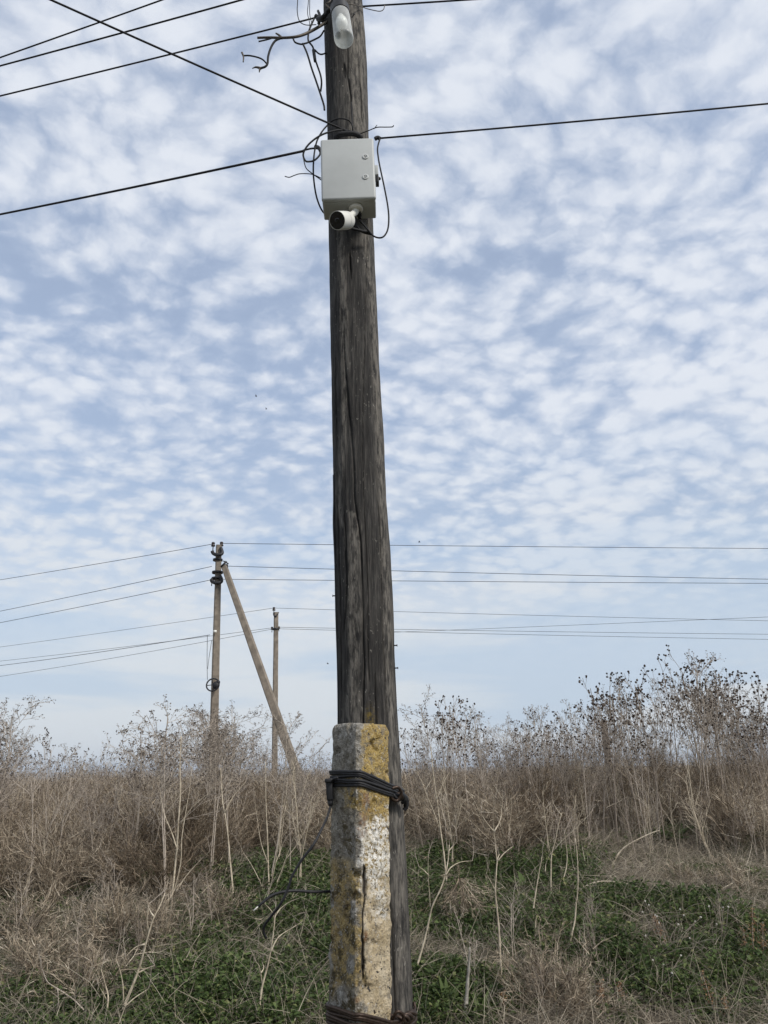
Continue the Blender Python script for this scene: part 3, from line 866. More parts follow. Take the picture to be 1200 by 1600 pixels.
cable([(593.5, 217, 3.08), (590, 231, 3.06), (591, 245, 3.05), (594, 262, 3.04), (600, 290, 3.02), (606, 322, 3.0), (607.5, 344, 3.0), (605, 361, 2.99), (597, 371, 2.98), (584, 369, 2.98), (571.7, 355, 2.97), (561, 343, 2.96)], 0.0036, 'black cable hanging in a long loop right of the electrical box')
cable([(578, 364, 2.99), (566, 361, 2.97), (552, 357.5, 2.95), (541, 353, 2.93), (536, 347, 2.92)], 0.0055, 'short thick black lead running to the back of the security camera')
cable([(556, 340, 2.95), (557, 352, 2.97), (566, 362, 2.98), (580, 366, 3.0)], 0.0048, 'black lead dropping from the underside of the electrical box')
cable([(524, 216, 2.98), (532, 210.5, 2.96), (545, 208.5, 2.96), (557, 210, 2.97), (565, 216, 2.99)], 0.0115, 'thick black cable hump lying on top of the electrical box')
cable([(549, 160, 3.0), (550, 180, 3.0), (551, 205, 2.99)], 0.0032, 'short black cable running down the pole front to the top of the box')

# ------------------------------------------------------------------ jar lamp and old wire ends
def build_lamp():
    t = at(531.5, 19, 2.93); b = at(537.5, 62, 2.90)
    d = (b - t); ln = d.length; d.normalize()
    Mj = Matrix.Translation(t) @ d.to_track_quat('Z', 'Y').to_matrix().to_4x4()
    root = empty('jar_lamp', t, 'light bulb in a cloudy clear jar hanging at the top of the wooden pole', 'lamp')
    r = 0.047
    autosmooth(MB().lathe([(r * .80, 0.0), (r * .86, 0.008), (r * .98, 0.02), (r, 0.04), (r * 1.04, ln - 0.012), (r * 1.0, ln), (r * .9, ln + 0.003), (r * .2, ln - 0.002)], Mj, 36).build('jar', M['jar'], root), 60)
    autosmooth(MB().lathe([(r * .4, -0.085), (r * .7, -0.07), (r * .8, -0.04), (r * 1.04, -0.034), (r * 1.04, 0.016), (r * .95, 0.018)], Mj, 28).build('cap', M['dark_plastic'], root))
    MB().lathe([(0.012, 0.0), (0.013, 0.03), (0.02, 0.05), (0.0285, 0.075), (0.0305, 0.092), (0.028, 0.108), (0.018, 0.122), (0.004, 0.126)], Mj, 24).build('bulb', M['bulb'], root)
    top = Mj @ Vector((0, 0, -0.05))
    MB().tube(smooth_path([top, top + Vector((-0.01, 0.04, 0.02)), at(520, -12, 3.06), at(522, 2, 3.12)]), 0.011, 10).build('bracket', M['steel_dark'], root)
    MB().tube(smooth_path([top, at(514, 16, 2.98), at(505, 27, 3.0), at(497, 30, 3.04)]), [0.012, 0.016, 0.013], 10).build('lamp_lead', M['black_rubber'], root)
build_lamp()

def build_wire_stub():
    root = empty('wire_stub', at(507, 36, 3.06), 'bunch of stiff weathered wire ends sticking out left below the jar lamp', 'wire')
    def w(name, pix, r, mat): MB().tube(smooth_path([at(*p) for p in pix], 6), r, 7).build(name, M[mat], root)
    w('thick_strand', [(512, 33, 3.07), (498, 42, 3.05), (482.5, 50.5, 3.03), (470, 55.5, 3.01), (458, 58, 3.0), (440, 59, 3.0), (420, 58.5, 3.0), (402, 59, 3.0)], [0.0085, 0.0085, 0.007, 0.0062], 'old_wire')
    w('strand', [(441, 59, 3.0), (430, 64, 3.0), (423, 75, 3.0), (419, 88, 3.0), (418, 99, 3.0), (414, 104.5, 3.0), (405, 107, 3.0)], 0.0058, 'black_wire')
    w('strand', [(418, 101, 3.0), (411, 93.5, 3.0), (402, 89.5, 3.0), (390, 87, 3.0), (381, 87, 3.0)], 0.0042, 'black_wire')
    w('strand', [(424, 60, 3.0), (415, 62.5, 3.0), (404, 65, 3.0)], 0.004, 'black_wire')
    w('strand_tip', [(378, 82, 3.0), (380.5, 89, 3.0), (380, 97, 3.0)], [0.0055, 0.007, 0.003], 'old_wire')
    w('strand_tip', [(408, 107, 3.0), (400, 105, 3.0), (394, 107, 3.0)], [0.0075, 0.006, 0.002], 'old_wire')
    w('strand_tip', [(406, 107, 3.0), (405, 113, 3.0)], [0.006, 0.002], 'old_wire')
    w('strand_tip', [(431, 52, 3.0), (436, 55, 3.0), (441, 60, 3.0)], [0.004, 0.007, 0.007], 'old_wire')
    w('splice', [(490, 78, 3.02), (491, 86, 3.02), (492.5, 96, 3.02)], [0.009, 0.013, 0.008], 'black_rubber')
    w('lead', [(491, 29, 3.05), (485, 42, 3.04), (482, 52, 3.03), (482, 64, 3.02), (489, 74, 3.02), (491, 88, 3.02), (496, 103, 3.02), (501, 118, 3.02), (502.5, 130, 3.03), (501, 143, 3.05)], 0.0048, 'black_wire')
    w('lead', [(458, 60, 3.0), (461, 66, 3.0), (470, 69, 3.0), (476, 68, 3.0), (482, 66, 3.01), (494, 60.5, 3.03), (501, 56, 3.04), (506, 48, 3.06)], 0.0046, 'black_wire')
    w('lead', [(473, 68, 3.0), (480, 84, 3.0), (487, 107, 3.01), (494, 127, 3.02), (500, 145, 3.03), (506, 164, 3.05), (507, 172, 3.05)], 0.005, 'black_wire')
    w('lead', [(492, 78, 3.02), (497, 83, 3.03), (502, 85, 3.05), (509, 83, 3.09)], 0.0042, 'black_wire')
    w('thin_wire', [(465, -40, 3.0), (465, 0, 3.0), (464.5, 18, 3.0), (468, 33, 3.01), (478, 39, 3.03), (494, 38.5, 3.05)], 0.0024, 'black_wire')
    w('thin_wire', [(483, -40, 3.02), (482, 0, 3.02), (480.5, 20, 3.02), (484, 37, 3.03), (483, 47, 3.03)], 0.002, 'black_wire')
    w('thin_wire', [(484, -40, 3.02), (484, 0, 3.02), (484, 22, 3.02), (487, 36, 3.03)], 0.002, 'black_wire')
    w('clamp', [(493, 25, 3.05), (499, 29, 3.05), (506, 32, 3.06), (513, 30, 3.08)], [0.012, 0.02, 0.018, 0.012], 'steel_dark')
    w('clamp', [(497, 17, 3.06), (500, 26, 3.05), (498, 37, 3.05)], [0.007, 0.013, 0.009], 'steel_dark')
build_wire_stub()
cable([(519, 16, 2.95), (509, 7, 2.95), (516, 1, 2.95), (520, -20, 3.0)], 0.003, 'pale thin wire tied over the jar lamp cap', 'old_wire', name='tie_wire')
cable([(541, 5, 2.97), (555, 8, 3.0), (566, 11, 3.06), (575, 14, 3.1), (592, 17.5, 3.1), (599, 15, 3.1), (601, 8, 3.1)], 0.002, 'pale thin wire curling right of the pole below the top wire', 'old_wire', name='tie_wire')

def overhead(A, B, k, r, label, c=0.02, name='overhead_wire', t0=0.0, mat='black_wire', n=40):
    A = Vector(A); B = Vector(B); pts = []
    for i in range(n + 1):
        t = t0 + (k - t0) * i / n
        p = A + (B - A) * t; p.z += c * t * (t - 1)
        pts.append(p)
    return tag(MB().tube(pts, r, 8).build(name, M[mat], origin=pts[0]), label, 'wire')
overhead(at(545, -106, 3.13), at(0, 90, 3.7), 7, 0.0048, 'uppermost black overhead wire across the top left corner')
overhead(at(545, -47, 3.13), at(0, 103, 3.75), 7, 0.0054, 'second black overhead wire from the top left, just below the uppermost')
overhead(at(503, 25, 3.05), at(0, 150, 3.5), 7, 0.0048, 'black overhead wire running left from the clamp beside the jar lamp')
overhead(at(566, 10, 3.13), at(740, -1, 3.05), 14, 0.0048, 'black overhead wire leaving right at the very top of the picture', 0.004)
overhead(at(549, 208, 2.99), at(80, 0, 2.47), 5, 0.0048, 'black overhead wire slanting from the top left down to the box', 0.012)
overhead(at(474, 236, 3.05), at(0, 335, 3.9), 7, 0.0062, 'thick black overhead wire running left from the box')
overhead(at(588, 216.5, 3.1), at(1200, 162, 3.05), 8, 0.0046, 'black overhead wire running right from the box')
cable([(586, 217, 3.1), (590, 215, 3.1), (594, 217, 3.1)], 0.009, 'small black clamp of the right wire at the box corner', 'black_rubber', name='wire_clamp', cat='clamp')
cable([(493, 229, 3.02), (498, 231, 3.0), (501, 236, 3.0)], 0.008, 'small black clamp of the left wire at the box corner', 'black_rubber', name='wire_clamp', cat='clamp')

# ------------------------------------------------------------------ far concrete poles
def insulator(root, p, s=1.0):
    MB().tube([p + Vector((0, 0, -0.16 * s)), p], 0.016 * s, 6).build('insulator_pin', M['steel_dark'], root)
    MB().lathe([(0.03 * s, -0.03 * s), (0.06 * s, -0.025 * s), (0.065 * s, 0.01 * s), (0.045 * s, 0.03 * s), (0.05 * s, 0.06 * s), (0.06 * s, 0.075 * s), (0.04 * s, 0.11 * s), (0.01 * s, 0.12 * s)], Matrix.Translation(p), 14).build('insulator', M['glass_dark'], root)

def sq_pole(a, b, w0, w1, d0, d1, rot=0.3):
    """tapered chamfered post from a to b"""
    mb = MB(); a = Vector(a); b = Vector(b)
    t = (b - a).normalized(); q = t.to_track_quat('Z', 'Y').to_matrix()
    V = []; n = 8
    steps = 24
    for i in range(steps + 1):
        f = i / steps; w = w0 + (w1 - w0) * f; d = d0 + (d1 - d0) * f; c = a + (b - a) * f
        ch = 0.25
        for (x, y) in ((-1 + ch, -1), (1 - ch, -1), (1, -1 + ch), (1, 1 - ch), (1 - ch, 1), (-1 + ch, 1), (-1, 1 - ch), (-1, -1 + ch)):
            v = Vector((x * w / 2, y * d / 2, 0)); v.rotate(Matrix.Rotation(rot, 3, 'Z'))
            V.append(c + q @ v + Vector((1, 1, 0)) * 0.004 * mnoise.noise(c * 2))
    Fc = [(i * n + k, i * n + (k + 1) % n, (i + 1) * n + (k + 1) % n, (i + 1) * n + k) for i in range(steps) for k in range(n)]
    Fc += [tuple(range(n - 1, -1, -1)), tuple(range(steps * n, steps * n + n))]
    return mb.add(V, Fc) or mb

AY, BY = 23.3, 33.9
def build_far_poles():
    top = at(342, 852, AY); low = at(332.5, 1205, AY)
    g = low + (low - top) * ((low.z - gz(low.x, AY) + 0.3) / (top.z - low.z))
    A = empty('concrete_power_pole', (g.x, AY, gz(g.x, AY)), 'taller far power pole on the left with a slanting brace and a cable reel', 'power pole')
    autosmooth(sq_pole(g, top, 0.29, 0.17, 0.26, 0.17).build('shaft', M['far_concrete'], A))
    st = at(350, 884, AY - 0.2); sl = at(459, 1193, AY - 1.0)
    sg = sl + (sl - st) * 0.14
    autosmooth(sq_pole(sg, st, 0.25, 0.17, 0.25, 0.17, 0.2).build('brace', M['far_concrete'], A))
    for y, xl, xr, s in ((865, 331.5, 348, 1), (909, 330, 347, 1)):
        MB().tube(smooth_path([at(xl, y - 4, AY - .15), at(xl + 2, y, AY - .15), at((xl + xr) / 2, y + 2, AY - .2), at(xr - 1, y - 0.5, AY - .15), at(xr - 3, y - 9, AY - .1)]), 0.055, 8).build('hook_bracket', M['steel_dark'], A)
    insulator(A, at(333, 852.5, AY)); insulator(A, at(346, 852, AY)); insulator(A, at(331, 908.5, AY), 0.9); insulator(A, at(345, 907.5, AY), 0.9)
    insulator(A, at(354, 886, AY - .2), 0.8)
    for y in (875, 894.5, 904):
        w = 0.12 + 0.0009 * (y - 850)
        c = at(341 - (y - 850) * 0.028, y, AY)
        MB().lathe([(w, -0.03), (w + .012, -0.03), (w + .012, 0.03), (w, 0.03)], Matrix.Translation(c), 14).build('clamp_band', M['steel_dark'], A)
    MB().tube([at(345, 886, AY - .3), at(354, 877, AY - .3)], 0.03, 6).tube([at(349, 876.5, AY - .3), at(357, 881, AY - .3)], 0.02, 6).build('tie_rod', M['steel_dark'], A)
    # cable reel hung on the shaft
    rc = at(332.5, 1070, AY - 0.28); rr = 0.185
    ring = [rc + Vector((rr * math.cos(a), 0.06 * math.sin(a), rr * math.sin(a))) for a in np.linspace(0, 2 * math.pi, 33)]
    reel = MB().tube(ring, 0.022, 8, cap=False).build('cable_reel', M['steel_dark'], A)
    for a in (0.1, 1.67, 3.24, 4.81): MB().tube([rc, rc + Vector((rr * math.cos(a), 0, rr * math.sin(a)))], 0.012, 6).build('spoke', M['steel_dark'], reel, origin=A.location)
    MB().ball(rc + Vector((0.10, -0.02, -0.02)), 0.11, 2, (1, .7, 1.1)).ball(rc + Vector((0.16, -0.02, 0.07)), 0.06, 2).build('coiled_cable', M['black_rubber'], A)
    MB().tube([at(336, 989, AY - .2), at(336, 985, AY - .2)], 0.05, 10).build('meter_clip', M['white_plastic'], A)
    B0 = at(431.5, 957, BY); B1 = at(429, 1196, BY)
    g2 = B1 + (B1 - B0) * ((B1.z - gz(B1.x, BY) + 0.3) / (B0.z - B1.z))
    Bp = empty('concrete_power_pole', (g2.x, BY, gz(g2.x, BY)), 'slim farther power pole between the braced pole and the wooden pole', 'power pole')
    autosmooth(sq_pole(g2, B0, 0.26, 0.20, 0.24, 0.19, 0.25).build('shaft', M['far_concrete'], Bp))
    insulator(Bp, at(428, 953, BY), 1.1); insulator(Bp, at(425, 983, BY), 0.9); insulator(Bp, at(436, 982, BY), 0.8)
    MB().tube(smooth_path([at(428, 957, BY - .1), at(428, 961, BY - .1), at(431, 963, BY - .15), at(435, 957, BY)]), 0.035, 7).build('hook_bracket', M['steel_dark'], Bp)
    c = at(430.8, 983, BY)
    MB().lathe([(0.13, -0.04), (0.142, -0.04), (0.142, 0.04), (0.13, 0.04)], Matrix.Translation(c), 14).build('clamp_band', M['steel_dark'], Bp)
    wire_r = 0.0085
    def fw(A_, B_, k, label, c=0.15, r=wire_r): overhead(A_, B_, k, r, label, c, 'distant_wire', mat='steel_dark', n=24)
    fw(at(346, 849, AY), at(1200, 857, AY + 0.7), 2.5, 'topmost distant wire running right from the braced pole', 0.05)
    fw(at(333, 850, AY), at(0, 906, 27.5), 4, 'topmost distant wire running left from the braced pole', 0.06)
    fw(at(354, 884.5, AY), at(1200, 905, AY + 0.7), 2.5, 'second distant wire running right from the top of the brace', 0.10)
    fw(at(331, 885, AY), at(0, 955, 27.5), 4, 'second distant wire running left from the braced pole', 0.06)
    fw(at(345, 905, AY), at(1200, 911.5, AY + 0.7), 2.5, 'third distant wire running right from the braced pole', 0.05)
    fw(at(330, 906, AY), at(0, 973, 27.5), 4, 'third distant wire running left from the braced pole', 0.06)
    fw(at(428, 950, BY), at(1200, 970, BY + 1.2), 2.5, 'upper distant wire running right from the slim far pole', 0.1)
    fw(at(428, 950, BY), at(0, 1011, 44), 3, 'upper distant wire running left from the slim far pole', 0.1)
    fw(at(436, 980, BY), at(1200, 991, BY + 1.2), 2.5, 'middle distant wire running right from the slim far pole', 0.1)
    fw(at(436, 982.5, BY), at(1200, 999, BY + 1.2), 2.5, 'lowest distant wire running right from the slim far pole', 0.1)
    fw(at(425, 981, BY), at(0, 1033, 42), 3, 'middle distant wire running left from the slim far pole', 0.2)
    fw(at(425, 983, BY), at(0, 1057, 40), 3, 'lowest distant wire running left from the slim far pole', 0.25)
    fw(at(560, 990, 42), at(1200, 964, 36), 2.0, 'distant wire rising to the right behind the wooden pole', 0.05)
    fw(at(328, 992, AY), at(0, 1040, 29), 3, 'distant service wire running left from the middle of the braced pole', 0.15)
    tag(MB().tube(smooth_path([at(324, 993, AY), at(323.5, 1030, AY), at(324, 1062, AY - .2)]), 0.008, 5).build('service_drop', M['steel_dark'], origin=at(324, 1062, AY)), 'thin wire hanging down beside the braced pole to its cable reel', 'wire')
    tag(MB().tube(smooth_path([at(331, 1000, AY - .2), at(327, 1025, AY), at(324.5, 1045, AY - .1)]), 0.007, 5).build('service_drop', M['steel_dark'], origin=at(324, 1045, AY)), 'second short wire slanting from the braced pole to the hanging wire', 'wire')
build_far_poles()

# ------------------------------------------------------------------ vegetation: vector helpers
def vnoise(x, y, s, seed=0):
    """cheap smooth value noise, vectorised"""
    x = np.asarray(x) * s + seed * 17.3; y = np.asarray(y) * s - seed * 9.1
    xi = np.floor(x).astype(np.int64); yi = np.floor(y).astype(np.int64); fx = x - xi; fy = y - yi
    def h(a, b):
        n = (a * 374761393 + b * 668265263 + seed * 974711) & 0x7fffffff
        n = ((n ^ (n >> 13)) * 1274126177) & 0x7fffffff
        return ((n ^ (n >> 16)) & 0xffff) / 65535.0
    u = fx * fx * (3 - 2 * fx); v = fy * fy * (3 - 2 * fy)
    return (h(xi, yi) * (1 - u) + h(xi + 1, yi) * u) * (1 - v) + (h(xi, yi + 1) * (1 - u) + h(xi + 1, yi + 1) * u) * v
def fnoise(x, y, s, seed=0): return vnoise(x, y, s, seed) * 0.6 + vnoise(x, y, s * 2.1, seed + 3) * 0.28 + vnoise(x, y, s * 4.3, seed + 5) * 0.12

def unit(v): return v / np.maximum(np.linalg.norm(v, axis=1, keepdims=True), 1e-9)
def ribbons(P, D, bend, length, width, rng_, nseg=2):
    """N thin tapered blades; returns V, quads, tris"""
    n = len(P); D = unit(D)
    side = unit(np.cross(D, unit(rng_.normal(size=(n, 3)))))
    rows = []
    for i in range(nseg + 1):
        t = i / nseg
        c = P + D * (length * t)[:, None] + bend * (length * t * t)[:, None]
        if i == nseg: rows.append(c[:, None, :])
        else:
            w = (width * (1 - 0.65 * t) * 0.5)[:, None]
            rows.append(np.stack([c - side * w, c + side * w], 1))
    V = np.concatenate(rows, 1); k = V.shape[1]
    o = np.arange(n)[:, None] * k
    quads = np.concatenate([o + np.array([[2 * i, 2 * i + 1, 2 * i + 3, 2 * i + 2]]) for i in range(nseg - 1)], 0) if nseg > 1 else None
    tris = o + np.array([[2 * nseg - 2, 2 * nseg - 1, 2 * nseg]])
    return V.reshape(-1, 3), quads, tris
class NB:
    def __init__(s): s.V = []; s.Q = []; s.T = []; s.n = 0
    def add(s, V, Q, T):
        s.V.append(V)
        if Q is not None and len(Q): s.Q.append(Q + s.n)
        if T is not None and len(T): s.T.append(T + s.n)
        s.n += len(V)
    def arrays(s):
        return np.concatenate(s.V), (np.concatenate(s.Q) if s.Q else None), (np.concatenate(s.T) if s.T else None)
    def mesh(s, name, mat, smooth=False):
        V, Q, T = s.arrays(); return mesh_np(name, V, Q, T, mat, smooth)

# ------------------------------------------------------------------ dry twiggy bushes
def bush_arrays(seed, n1=26, n2=10, n3=3, h=0.7, spread=0.8, lean=(0.15, 0)):
    r = np.random.RandomState(seed)
    nb = NB()
    # main twigs
    a = r.uniform(0, 2 * math.pi, n1); el = np.abs(r.normal(0, spread * 0.55, n1))
    D = np.stack([np.sin(el) * np.cos(a) + lean[0], np.sin(el) * np.sin(a) + lean[1], np.cos(el)], -1); D = unit(D)
    P = np.stack([r.normal(0, .05 * h, n1), r.normal(0, .05 * h, n1), np.zeros(n1)], -1)
    Ln = h * r.uniform(0.65, 1.08, n1); B = r.normal(0, 0.16, (n1, 3)); B[:, 2] -= 0.08
    wd1 = np.full(n1, 0.0075); wd1[:max(3, n1 // 5)] = 0.0125
    nb.add(*ribbons(P, D, B, Ln, wd1, r, 3))
    def children(P, D, B, Ln, n, lo, lf, wd, ang):
        m = len(P) * n; idx = np.repeat(np.arange(len(P)), n)
        t = r.uniform(lo, 1.0, m)
        c = P[idx] + D[idx] * (Ln[idx] * t)[:, None] + B[idx] * (Ln[idx] * t * t)[:, None]
        tang = unit(D[idx] + 2 * B[idx] * t[:, None])
        d = unit(tang + r.normal(0, ang, (m, 3)))
        d[:, 2] = np.where(d[:, 2] < -0.2, -d[:, 2] * .5, d[:, 2])
        l = Ln[idx] * lf * r.uniform(0.5, 1.1, m) * (1.15 - 0.5 * t)
        b = r.normal(0, 0.22, (m, 3))
        nb.add(*ribbons(c, d, b, l, np.full(m, wd), r, 2))
        return c, d, b, l
    s2 = children(P, D, B, Ln, n2, 0.15, 0.45, 0.0052, 0.45)
    children(*s2, n3, 0.25, 0.55, 0.0040, 0.5)
    return nb.arrays()

def scatter_mass(name, label, cat, spots, protos, mat):
    nb = NB(); r = np.random.RandomState(len(spots))
    for (x, y, s, sz) in spots:
        V, Q, T = protos[r.randint(len(protos))]
        a = r.uniform(-0.7, 0.7) if r.rand() < .6 else r.uniform(0, 6.28)
        ca, sa = math.cos(a), math.sin(a)
        W = np.stack([(V[:, 0] * ca - V[:, 1] * sa) * s, (V[:, 0] * sa + V[:, 1] * ca) * s, V[:, 2] * sz], -1)
        W += np.array([x, y, gz(x, y) - 0.02])
        nb.add(W, Q, T)
    o = obj(name, nb.mesh(name, mat))
    return tag(o, label, cat, kind='stuff')

bush_protos = [bush_arrays(s) for s in (1, 2, 3, 4, 5)]
rb = np.random.RandomState(21)
def in_view(x, y, m=60):
    px, py = project(np.stack([np.asarray(x), np.asarray(y), ground_z(x, y) + 0.3], -1))
    return (px > -m) & (px < 1200 + m) & (py < 1650)
spots_l, spots_r = [], []
for tries in range(6000):
    y = 7.3 + 8.5 * rb.rand() ** 1.3; x = rb.uniform(-0.78, 0.78) * y
    px, py = project(np.array([[x, y, gz(x, y)]])); px, py = px[0], py[0]
    n = fnoise(x, y, 0.9, 4)
    if not (-300 < px < 1500): continue
    sc = rb.uniform(0.6, 1.45)
    if px < 535:
        lim = np.interp(px, [0, 120, 260, 330, 400, 480, 535], [1425, 1430, 1410, 1385, 1372, 1350, 1335])
        if py > lim + 120 * (n - .52): continue
        hh = np.interp(y, [7, 9, 11, 16], [0.72, 0.95, 1.05, 1.0]) * (0.55 + .85 * n)
        if len(spots_l) < 270: spots_l.append((x, y, sc, hh * rb.uniform(.85, 1.1)))
    elif px > 600:
        lim = np.interp(px, [600, 760, 900, 1000, 1100, 1200], [1325, 1322, 1318, 1318, 1335, 1345])
        if py > lim + 150 * (n - .52): continue
        hh = np.interp(y, [7, 9, 11, 16], [0.62, 0.85, 1.0, 1.0]) * (0.5 + .95 * n)
        if len(spots_r) < 250: spots_r.append((x, y, sc, hh * rb.uniform(.8, 1.1)))
for k in range(46):
    px = rb.uniform(840, 1230) if k % 3 else rb.uniform(640, 860); Y = rb.uniform(10.3, 13.0); x = at(px, 1200, Y).x
    spots_r.append((x, Y, rb.uniform(.7, 1.1), rb.uniform(1.25, 1.9) * (1.0 if px > 840 else .8)))
for k in range(22):
    px = rb.uniform(-60, 520); Y = rb.uniform(8.5, 12.0); x = at(px, 1200, Y).x
    spots_l.append((x, Y, rb.uniform(.6, 1.0), rb.uniform(1.1, 1.45)))
scatter_mass('dry_brush', 'matted grey brown dry brush covering the ground left of the pole', 'dry brush', spots_l, bush_protos, M['dry_mass'])
scatter_mass('dry_brush', 'tangled dry brush under the tall weeds right of the pole', 'dry brush', spots_r, bush_protos, M['dry_mass'])

# far field of dry grass
def far_field():
    r = np.random.RandomState(5); n = 60000
    y = 13 + 55 * r.rand(n) ** 2.0; x = r.uniform(-0.62, 0.62, n) * y
    z = ground_z(x, y)
    P = np.stack([x, y, z], -1)
    D = np.stack([r.normal(0.12, .3, n), r.normal(0, .3, n), np.ones(n)], -1)
    L = r.uniform(0.25, 0.75, n) * (0.7 + 0.6 * fnoise(x, y, 0.25, 8))
    V, Q, T = ribbons(P, D, r.normal(0, .2, (n, 3)), L, 0.006 + 0.0005 * y, r, 2)
    tag(obj('dry_grass_field', mesh_np('dry_grass_field', V, Q, T, M['dry_mass'])), 'flat field of dry brown grass reaching to the horizon', 'dry grass', kind='stuff')
far_field()

# ------------------------------------------------------------------ green cover, grass and dead litter near the pole
GREEN = [(420, 1500, 150, 90, 1.0), (350, 1545, 110, 70, 1.0), (470, 1410, 90, 45, .8), (480, 1365, 70, 25, .6), (690, 1360, 90, 40, 1.0), (690, 1440, 80, 70, .85), (700, 1570, 110, 60, .95),
         (820, 1400, 130, 55, .95), (900, 1440, 140, 60, .85), (880, 1350, 80, 30, .8), (960, 1500, 130, 60, .95), (1100, 1480, 120, 80, .7), (1080, 1570, 150, 60, .8), (1060, 1300, 60, 24, .7), (780, 1300, 50, 18, .5),
         (110, 1350, 60, 25, .5), (40, 1420, 60, 25, .4), (50, 1590, 130, 40, .6), (240, 1590, 120, 50, .7), (1170, 1400, 60, 40, .4), (580, 1560, 160, 90, .9), (580, 1420, 100, 60, .9)]
def green_w(P, seed=2):
    px, py = project(P)
    w = np.zeros(len(P))
    for cx, cy, rx, ry, a in GREEN:
        w = np.maximum(w, a * np.clip(1.35 - np.hypot((px - cx) / rx, (py - cy) / ry), 0, 1))
    n = fnoise(P[:, 0], P[:, 1], 1.9, seed)
    return np.clip(w * 1.3 - 3.0 * (0.57 - n), 0, 1)
def near_points(n, r, y0=4.9, y1=11.0):
    y = y0 + (y1 - y0) * r.rand(n) ** 1.15; x = r.uniform(-0.72, 0.74, n) * y
    return np.stack([x, y, ground_z(x, y)], -1)

def green_cover():
    r = np.random.RandomState(31)
    C = near_points(38000, r); w = green_w(C); C = C[r.rand(len(C)) < np.clip(w * 1.2, 0, 1)]
    hgt = 0.05 + 0.13 * fnoise(C[:, 0], C[:, 1], 2.5, 6)
    k = 11; idx = np.repeat(np.arange(len(C)), k); m = len(idx)
    a = r.uniform(0, 6.283, m); rad = 0.045 * np.sqrt(r.rand(m))
    P = C[idx].copy(); P[:, 0] += rad * np.cos(a); P[:, 1] += rad * np.sin(a); P[:, 2] += hgt[idx] * r.rand(m)
    el = r.uniform(0.05, 1.0, m)
    D = np.stack([np.cos(a) * np.cos(el), np.sin(a) * np.cos(el), np.sin(el)], -1)
    L = r.uniform(0.018, 0.058, m); W = L * r.uniform(0.38, 0.68, m)
    S = unit(np.cross(D, np.array([0, 0, 1.0])) + r.normal(0, .25, (m, 3)))
    up = np.cross(S, D)
    v0 = P; v1 = P + D * (L * .45)[:, None] - S * (W * .5)[:, None] + up * (W * .15)[:, None]
    v2 = P + D * (L * .45)[:, None] + S * (W * .5)[:, None] + up * (W * .15)[:, None]
    v3 = P + D * L[:, None] - np.array([0, 0, 1.0]) * (L * .22)[:, None]
    V = np.stack([v0, v1, v2, v3], 1).reshape(-1, 3); o = np.arange(m)[:, None] * 4
    T = np.concatenate([o + np.array([[0, 2, 3]]), o + np.array([[0, 3, 1]])], 0)
    tag(obj('green_ground_cover', mesh_np('green_ground_cover', V, None, T, M['leaf'])), 'low green leafy weeds carpeting the ground around the pole', 'ground cover', kind='stuff')
    # grass blades
    C = near_points(60000, r); w = np.clip(green_w(C, 9) + 0.15, 0, 1); C = C[r.rand(len(C)) < w * 0.95]; n = len(C)
    D = np.stack([r.normal(0, .45, n), r.normal(0, .45, n), np.ones(n)], -1)
    V, Q, T = ribbons(C, D, r.normal(0, .35, (n, 3)) - np.array([0, 0, .2]), r.uniform(.05, .17, n), r.uniform(.003, .0065, n), r, 3)
    tag(obj('green_grass', mesh_np('green_grass', V, Q, T, M['grass'])), 'short green grass growing through the weeds near the pole', 'grass', kind='stuff')
    # dead grass lying everywhere
    C = near_points(120000, r, 4.9, 12); w = 1 - 0.74 * green_w(C); C = C[r.rand(len(C)) < w]; n = len(C)
    C[:, 2] += r.uniform(0, .07, n)
    D = np.stack([r.normal(.1, .8, n), r.normal(0, .8, n), r.uniform(.05, 1.1, n)], -1)
    V, Q, T = ribbons(C, D, r.normal(0, .3, (n, 3)) - np.array([0, 0, .25]), r.uniform(.07, .38, n), r.uniform(.0022, .0055, n), r, 3)
    tag(obj('dead_grass_litter', mesh_np('dead_grass_litter', V, Q, T, M['litter'])), 'grey brown dead grass and fine stalks lying over the ground', 'dead grass', kind='stuff')
green_cover()

# ------------------------------------------------------------------ tall weeds, grown branch by branch
def grow(rng_, p, d, length, r0, level, P, out, tips):
    n = P['seg'][level]; pts = [p.copy()]; dirs = [d.copy()]
    for i in range(n):
        d = d + Vector((rng_.gauss(0, 1), rng_.gauss(0, 1), rng_.gauss(0, 1))) * P['wob'][level] + Vector((0, 0, P['up'][level]))
        d.normalize(); p = p + d * (length / n); pts.append(p.copy()); dirs.append(d.copy())
    rad = [r0 * (1 - (1 - P['tip']) * i / n) for i in range(n + 1)]
    out.append((level, pts, rad))
    if level + 1 < len(P['seg']):
        m = P['kids'][level]; lo = P['start'][level]
        for k in range(m):
            t = lo + (1 - lo) * (k + rng_.random()) / m; i = min(n - 1, int(t * n)); f = t * n - i
            q = pts[i].lerp(pts[i + 1], f); dd = dirs[i + 1]
            az = k * 2.4 + rng_.uniform(-.5, .5); u = dd.orthogonal().normalized(); v = dd.cross(u)
            ang = P['ang'][level] * rng_.uniform(.7, 1.25)
            c = dd * math.cos(ang) + (u * math.cos(az) + v * math.sin(az)) * math.sin(ang)
            l = length * P['len'][level] * rng_.uniform(.65, 1.15) * (1.0 - P['drop'][level] * (t - lo) / (1 - lo + 1e-6))
            grow(rng_, q, c, l, max(0.0008, rad[i] * P['rk'][level]), level + 1, P, out, tips)
    if level >= P['tiplevel']: tips.append((pts[-1], d))

